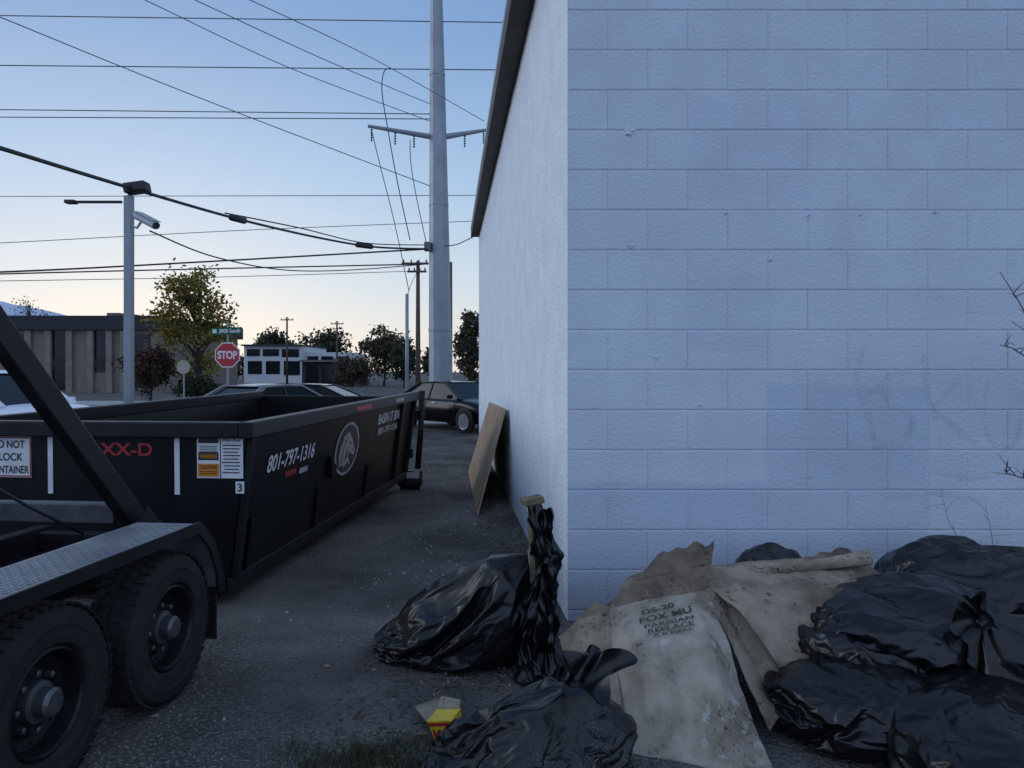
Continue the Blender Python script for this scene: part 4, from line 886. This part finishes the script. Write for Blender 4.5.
def strip(parent,keys,seed,off,mat='bag',n=90,w=30):
    """limp torn film hanging from the post, with irregular folds that drift sideways as they fall"""
    m=MB(); vs=[]; fs=[]
    for i in range(n+1):
        t=i/n*(len(keys)-1); a=min(int(t),len(keys)-2); f=t-a; f=f*f*(3-2*f)
        dx,dy,z,hw=[keys[a][k]+(keys[a+1][k]-keys[a][k])*f for k in range(4)]
        for j in range(w+1):
            s=j/w*2-1; edge=1+.55*noise.noise(Vector((z*7,seed,s>0)))+.30*noise.noise(Vector((z*22,seed+4,s>0)))
            q=Vector((s*1.1+1.3*noise.noise(Vector((z*3.0,seed,7))),z*4.2,seed))
            dd,_=noise.voronoi(q*1.7)
            fold=.045*noise.noise(q)+.026*(1-2*abs(noise.noise(q*2.1)))+.03*dd[0]+.005*noise.noise(q*7)
            vs.append(off+Vector((dx+s*hw*edge+.02*noise.noise(Vector((z*5,seed,2)))+.012*noise.noise(q*2.5),dy-fold-.035*(1-s*s),max(.004,z+.06*noise.noise(Vector((s*2,seed,z*2)))*(1 if i>n*.85 else .4)))))
    for i in range(n):
        for j in range(w): a=i*(w+1)+j; fs.append((a,a+1,a+w+2,a+w+1))
    m.add(vs,fs); return m.build('torn_plastic',mat,parent,world=True,smooth=True,normals=False)
strip(po,[(-.01,-.03,.95,.040),(.005,-.035,.86,.065),(.03,-.04,.76,.055),(.055,-.04,.66,.075),(.06,-.035,.55,.05),(.04,-.04,.42,.06),(.02,-.05,.28,.075),(.03,-.06,.12,.075),(.04,-.12,.03,.12),(.03,-.20,.01,.10)],2.0,pb)
strip(po,[(.04,-.02,.93,.03),(.065,-.01,.82,.045),(.08,.0,.68,.06),(.085,.0,.55,.045),(.09,.01,.42,.035),(.08,.0,.30,.05),(.09,.0,.18,.02)],5.0,pb)
strip(po,[(.03,-.06,.62,.02),(.0,-.08,.50,.04),(-.035,-.09,.38,.05),(-.05,-.10,.24,.04),(-.045,-.12,.10,.055),(-.03,-.16,.015,.10),(-.02,-.24,.008,.07)],9.0,pb,'bag_dull')
# ------------------------------------------------------------------ cardboard
cb=thing('cardboard_box','large crushed water stained cardboard box slumped over the bags','cardboard box',gnd(690,3.6))
DIR=Vector((0,-.75,.66)); FLAT=[False]
def warp(p):
    k=.018*noise.noise(p*2.4+Vector((3,1,0)))+.006*noise.noise(p*6)
    if FLAT[0]: return p+DIR*k
    k+=.0012*noise.noise(p*30)
    lat=Vector((noise.noise(p*4.3+Vector((9,0,0))),0,noise.noise(p*4.3+Vector((0,9,0)))))*.012+Vector((noise.noise(p*18+Vector((9,0,0))),0,noise.noise(p*18+Vector((0,9,0)))))*.004
    o=p+DIR*k+lat
    if o.z<.006: o.z=.006
    return o
def face_fn(c,curl=None,bow=0):
    A,B,C,D=[at(*p) for p in c]
    nr=((B-A).cross(D-A)).normalized()
    if nr.y>0: nr=-nr
    def f(u,v,lift=0):
        p=A*(1-u)*(1-v)+B*u*(1-v)+C*u*v+D*(1-u)*v
        p=p+nr*(bow*16*u*(1-u)*v*(1-v)+(curl(u,v) if curl else 0))
        return warp(p)+nr*lift
    return f
def panel(name,c,seed,mat,curl=None,n=60,ragged=0,bow=0,hem=0):
    f=face_fn(c,curl,bow); m=MB(); vs=[]; fs=[]
    for i in range(n+1):
        for j in range(n+1):
            u,v=i/n,j/n
            rg=.5+.8*noise.noise(Vector((u*4,seed,0)))+.10*noise.noise(Vector((u*30,seed,0)))
            if ragged and v<.3: v=v+(.3-v)/.3*ragged*rg*.6
            if hem and v>.8: v=v-(v-.8)/.2*hem*rg
            vs.append(f(u,v))
    for i in range(n):
        for j in range(n): a=i*(n+1)+j; fs.append((a,a+n+1,a+n+2,a+1))
    m.add(vs,fs); o=m.build(name,mat,cb,world=True,smooth=False,normals=False)
    so=o.modifiers.new('s','SOLIDIFY'); so.thickness=.006; so.offset=0
    return o,f
def crease(d,w=.012): return math.exp(-(d/w)**2)
def fold(u,v):
    k=v/.42 if v<.42 else (1-v)/.58
    h=.15*k*min(1,u*5)*min(1,(1-u)*5)
    d=(v-.44)-.62*(u-.15); h+= -.17*max(0,d)*(1-v)*1.6
    h+= -.11*max(0,(u-.66)+.25*(v-.5))*sm(.3,.5,v)
    h+= -.05*max(0,.30-u-.2*(v-.6))*sm(.42,.6,v)
    h-=.007*crease(v-.42)+.006*crease(d)*sm(.3,.5,v)
    return h
front,ff=panel('front_panel',[(610,607,4.02),(708,590,4.06),(782,790,3.10),(622,760,3.33)],2,'card_light',curl=fold,n=96,hem=.03)
panel('front_flap',[(706,589,4.065),(737,583,4.10),(799,690,3.66),(770,730,3.40)],4,'card',curl=lambda u,v:-.09*(1-abs(2*u-1))*math.sin(PI*v)**.7)
panel('left_panel',[(562,642,4.10),(612,606,4.02),(624,758,3.335),(594,780,3.20)],6,'card',curl=lambda u,v:.05*(1-abs(2*u-.9)),hem=.05)
side,sf=panel('side_panel',[(703,583,4.12),(852,566,4.35),(868,624,4.0),(798,696,3.64)],8,'card',curl=lambda u,v:(.085*(v/.35 if v<.35 else (1-v)/.65)-.05*max(0,u-.55-.3*v)-.006*crease(v-.35)-.005*crease(u-.55-.3*v)))
panel('top_panel',[(640,572,4.44),(840,554,4.74),(850,569,4.34),(608,608,4.02)],9,'card',curl=lambda u,v:.05*(1-abs(2*v-1)))
panel('torn_flap',[(664,556,4.30),(714,542,4.34),(708,591,4.07),(602,614,4.0)],11,'card_dark',ragged=.3,curl=lambda u,v:.12*max(0,.45-v)-.005*crease(v-.45))
panel('torn_flap',[(574,628,4.22),(664,566,4.34),(704,576,4.14),(590,642,4.0)],13,'card_dark',ragged=.3,curl=lambda u,v:.06*(1-abs(2*v-1)))
panel('torn_flap',[(558,636,4.16),(592,602,4.2),(618,608,4.03),(570,652,4.02)],19,'card',ragged=.25)
panel('curled_flap',[(786,570,4.45),(844,546,4.55),(906,592,4.3),(856,628,4.0)],15,'card_dark',curl=lambda u,v:.07*(1-abs(2*u-1)),ragged=.2)
panel('lower_flap',[(810,590,4.1),(872,596,4.02),(844,664,3.70),(796,692,3.635)],17,'card_dark',hem=.25,curl=lambda u,v:.03*(1-abs(2*u-1)))
m=MB(); vs=[];fs=[]; a=at(778,571,4.34); b=at(868,558,4.38); n=26; nI=30
for i in range(nI):
    p=a.lerp(b,i/(nI-1))
    for j in range(n):
        an=-.4+j/(n-1)*(3.6+.5*noise.noise(Vector((i*.1,2,2)))); r=(.030+.034*i/(nI-1))*(1-.35*j/n)+.005*noise.noise(Vector((i*.2,an,3)))
        vs.append(p+Vector((.012*noise.noise(Vector((an,i*.2,1))),-math.cos(an)*r,math.sin(an)*r*.9)))
for i in range(nI-1):
    for j in range(n-1): k=i*n+j; fs.append((k,k+1,k+n+1,k+n))
m.add(vs,fs); o=m.build('rolled_flap','card',cb,world=True,smooth=True,normals=False); q=o.modifiers.new('s','SOLIDIFY'); q.thickness=.005; q.offset=0
m=MB(); FLAT[0]=True
for s,u0,v0,wd,hg in (('DS-20',.45,.115,.32,.046),('FOX MU',.50,.185,.50,.054),('PARISIAN',.51,.248,.46,.032),('REPLACE',.51,.297,.42,.037),('A B FIBRE',.51,.342,.36,.021)):
    t,f=text_data(s,.02); m.add([ff(u0+a*wd,v0-b*hg-a*wd*.13,.016) for a,b in t],f)
FLAT[0]=False
m.build('printing','ink',front,world=True,normals=False)
m=MB()
for i in range(30):
    u,v=random.uniform(.12,.9),random.uniform(.1,.9); r=random.uniform(.005,.020); n=9
    vs=[sf(min(.99,max(.01,u+math.cos(k*2*PI/n)*r*random.uniform(.5,1.3))),min(.99,max(.01,v+math.sin(k*2*PI/n)*r*1.5*random.uniform(.6,1.2))),.0055) for k in range(n)]
    m.add(vs,[tuple(range(n))])
m.build('mud_spatter','card_dark',side,world=True,normals=False)
# ------------------------------------------------------------------ small litter
yb=gnd(452,3.42); bx_=thing('small_carton','small crushed yellow carton with red lettering beside the dewy bag','carton',yb,R(-20)); bx_.rotation_euler=(R(8),R(-13),R(-20)); bx_.location.z=.010
def crush(m):
    m.v=[tuple(Vector(v)+Vector((.006*math.sin(v[2]*40+v[1]*20),.003*math.sin(v[0]*50),-.010*(v[2]/.14)*(.5+v[0]*6)))) for v in m.v]; return m
m=MB(); na=8
vs=[];fs=[]
for k in range(na+1):
    z=.14*k/na
    for x,y in ((-.06,-.048),(-.02,-.05),(.02,-.048),(.06,-.05),(.06,.05),(.0,.047),(-.06,.05)): vs.append((x,y,z))
for k in range(na):
    for j in range(7): fs.append((k*7+j,k*7+(j+1)%7,(k+1)*7+(j+1)%7,(k+1)*7+j))
fs+= [tuple(range(7)),tuple(range(na*7,na*7+7))]
m.add(vs,fs); crush(m).build('body','carton_yellow',bx_)
m=MB(); text_on(m,'K',(-.022,-.055,.072),FU,FV,.05,.06,.03); crush(m).build('lettering','red_vinyl',bx_,normals=False)
m=MB(); m.quad((.032,-.055,.06),FU,FV,.035,.05); crush(m).build('red_patch','red_vinyl',bx_,normals=False)
m=MB(); m.quad((0,-.055,.126),FU,FV,.11,.016); crush(m).build('red_band','red_vinyl',bx_,normals=False)
m=MB(); m.prism([(-.058,.05,.142),(.058,.05,.132),(.05,.09,.15),(-.05,.10,.17)],(0,0,.003)); m.build('open_flap','card_light',bx_)
cp=gnd(430,3.6); m=MB(); f=face_fn([(414,708,3.68),(438,697,3.74),(462,712,3.58),(432,728,3.50)]); n=14; vs=[f(i/n,j/n) for i in range(n+1) for j in range(n+1)]
m.add(vs,[(i*(n+1)+j,(i+1)*(n+1)+j,(i+1)*(n+1)+j+1,i*(n+1)+j+1) for i in range(n) for j in range(n)]); o=m.build('cardboard_scrap','card',loc=cp,smooth=True,normals=False); q=o.modifiers.new('s','SOLIDIFY'); q.thickness=.005
tag(o,'torn brown cardboard scrap resting behind the yellow carton','cardboard')
def stems(name,label,cat,list_,mat,r=.004,twigs=3,seed=1):
    rnd=random.Random(seed); m=MB()
    for pts in list_:
        P=[at(*p) for p in pts]; n=len(P); m.tube(P,[r*(1-.7*i/(n-1)) for i in range(n)],6)
        for i in range(1,n):
            for k in range(twigs):
                a=P[i-1].lerp(P[i],rnd.random()); d=Vector((rnd.uniform(-1,1),rnd.uniform(-.6,.6),rnd.uniform(-.2,1))).normalized(); l=rnd.uniform(.04,.16)
                mid=a+d*l*.5+Vector((0,0,.01)); m.tube([a,mid,a+d*l+Vector((rnd.uniform(-.03,.03),0,rnd.uniform(-.03,.03)))],[r*.45,r*.3,r*.15],5)
    return tag(m.build(name,mat,smooth=True,loc=at(*list_[0][0])),label,cat)
stems('dry_weed','tall thin dry weed stalk behind the bags near the wall','weed',[[(972,620,4.9),(962,545,4.92),(948,520,4.95),(941,490,4.97)]],'straw',.004,2,4)
stems('dry_weed','shorter dry weed stalk right of the tall stalk','weed',[[(1000,600,4.9),(994,550,4.92),(990,525,4.94),(985,505,4.96)]],'straw',.004,2,5)
stems('bare_shrub','bare twiggy branches reaching in from the right edge','shrub',[[(1120,700,4.5),(1085,480,4.6),(1045,350,4.7),(1018,300,4.75),(1000,272,4.8)],[(1120,700,4.5),(1090,460,4.5),(1050,372,4.6),(1012,348,4.7),(1000,345,4.72)],[(1120,700,4.5),(1085,480,4.6),(1040,340,4.65),(1012,322,4.7)],[(1120,700,4.5),(1070,520,4.6),(1030,480,4.7),(1006,473,4.75),(1008,462,4.76)]],'twig',.008,3,6)
rnd=random.Random(3)
for i in range(16):
    px,Y=rnd.uniform(260,520),rnd.uniform(3.2,8)
    g=gnd(px,Y)
    if g.x>wx(max(Y,5.1))-.1: continue
    a=rnd.random()*6; s=rnd.uniform(.015,.035); d=Vector((math.cos(a),math.sin(a),0)); e=Vector((-d.y,d.x,0))
    m=MB(); P=[g+d*s+Vector((0,0,.004)),g+e*s*.5+Vector((0,0,.012)),g-d*s+Vector((0,0,.006)),g-e*s*.5+Vector((0,0,.003))]; m.prism(P,(0,0,.0015))
    tag(m.build('fallen_leaf','straw',loc=g),'small dry fallen leaf on the dark asphalt alley','leaf','fallen leaves on the asphalt')
for q,_,_ in SHAPES: bpy.data.meshes.remove(q)
scene.frame_set(1); bpy.context.view_layer.update()
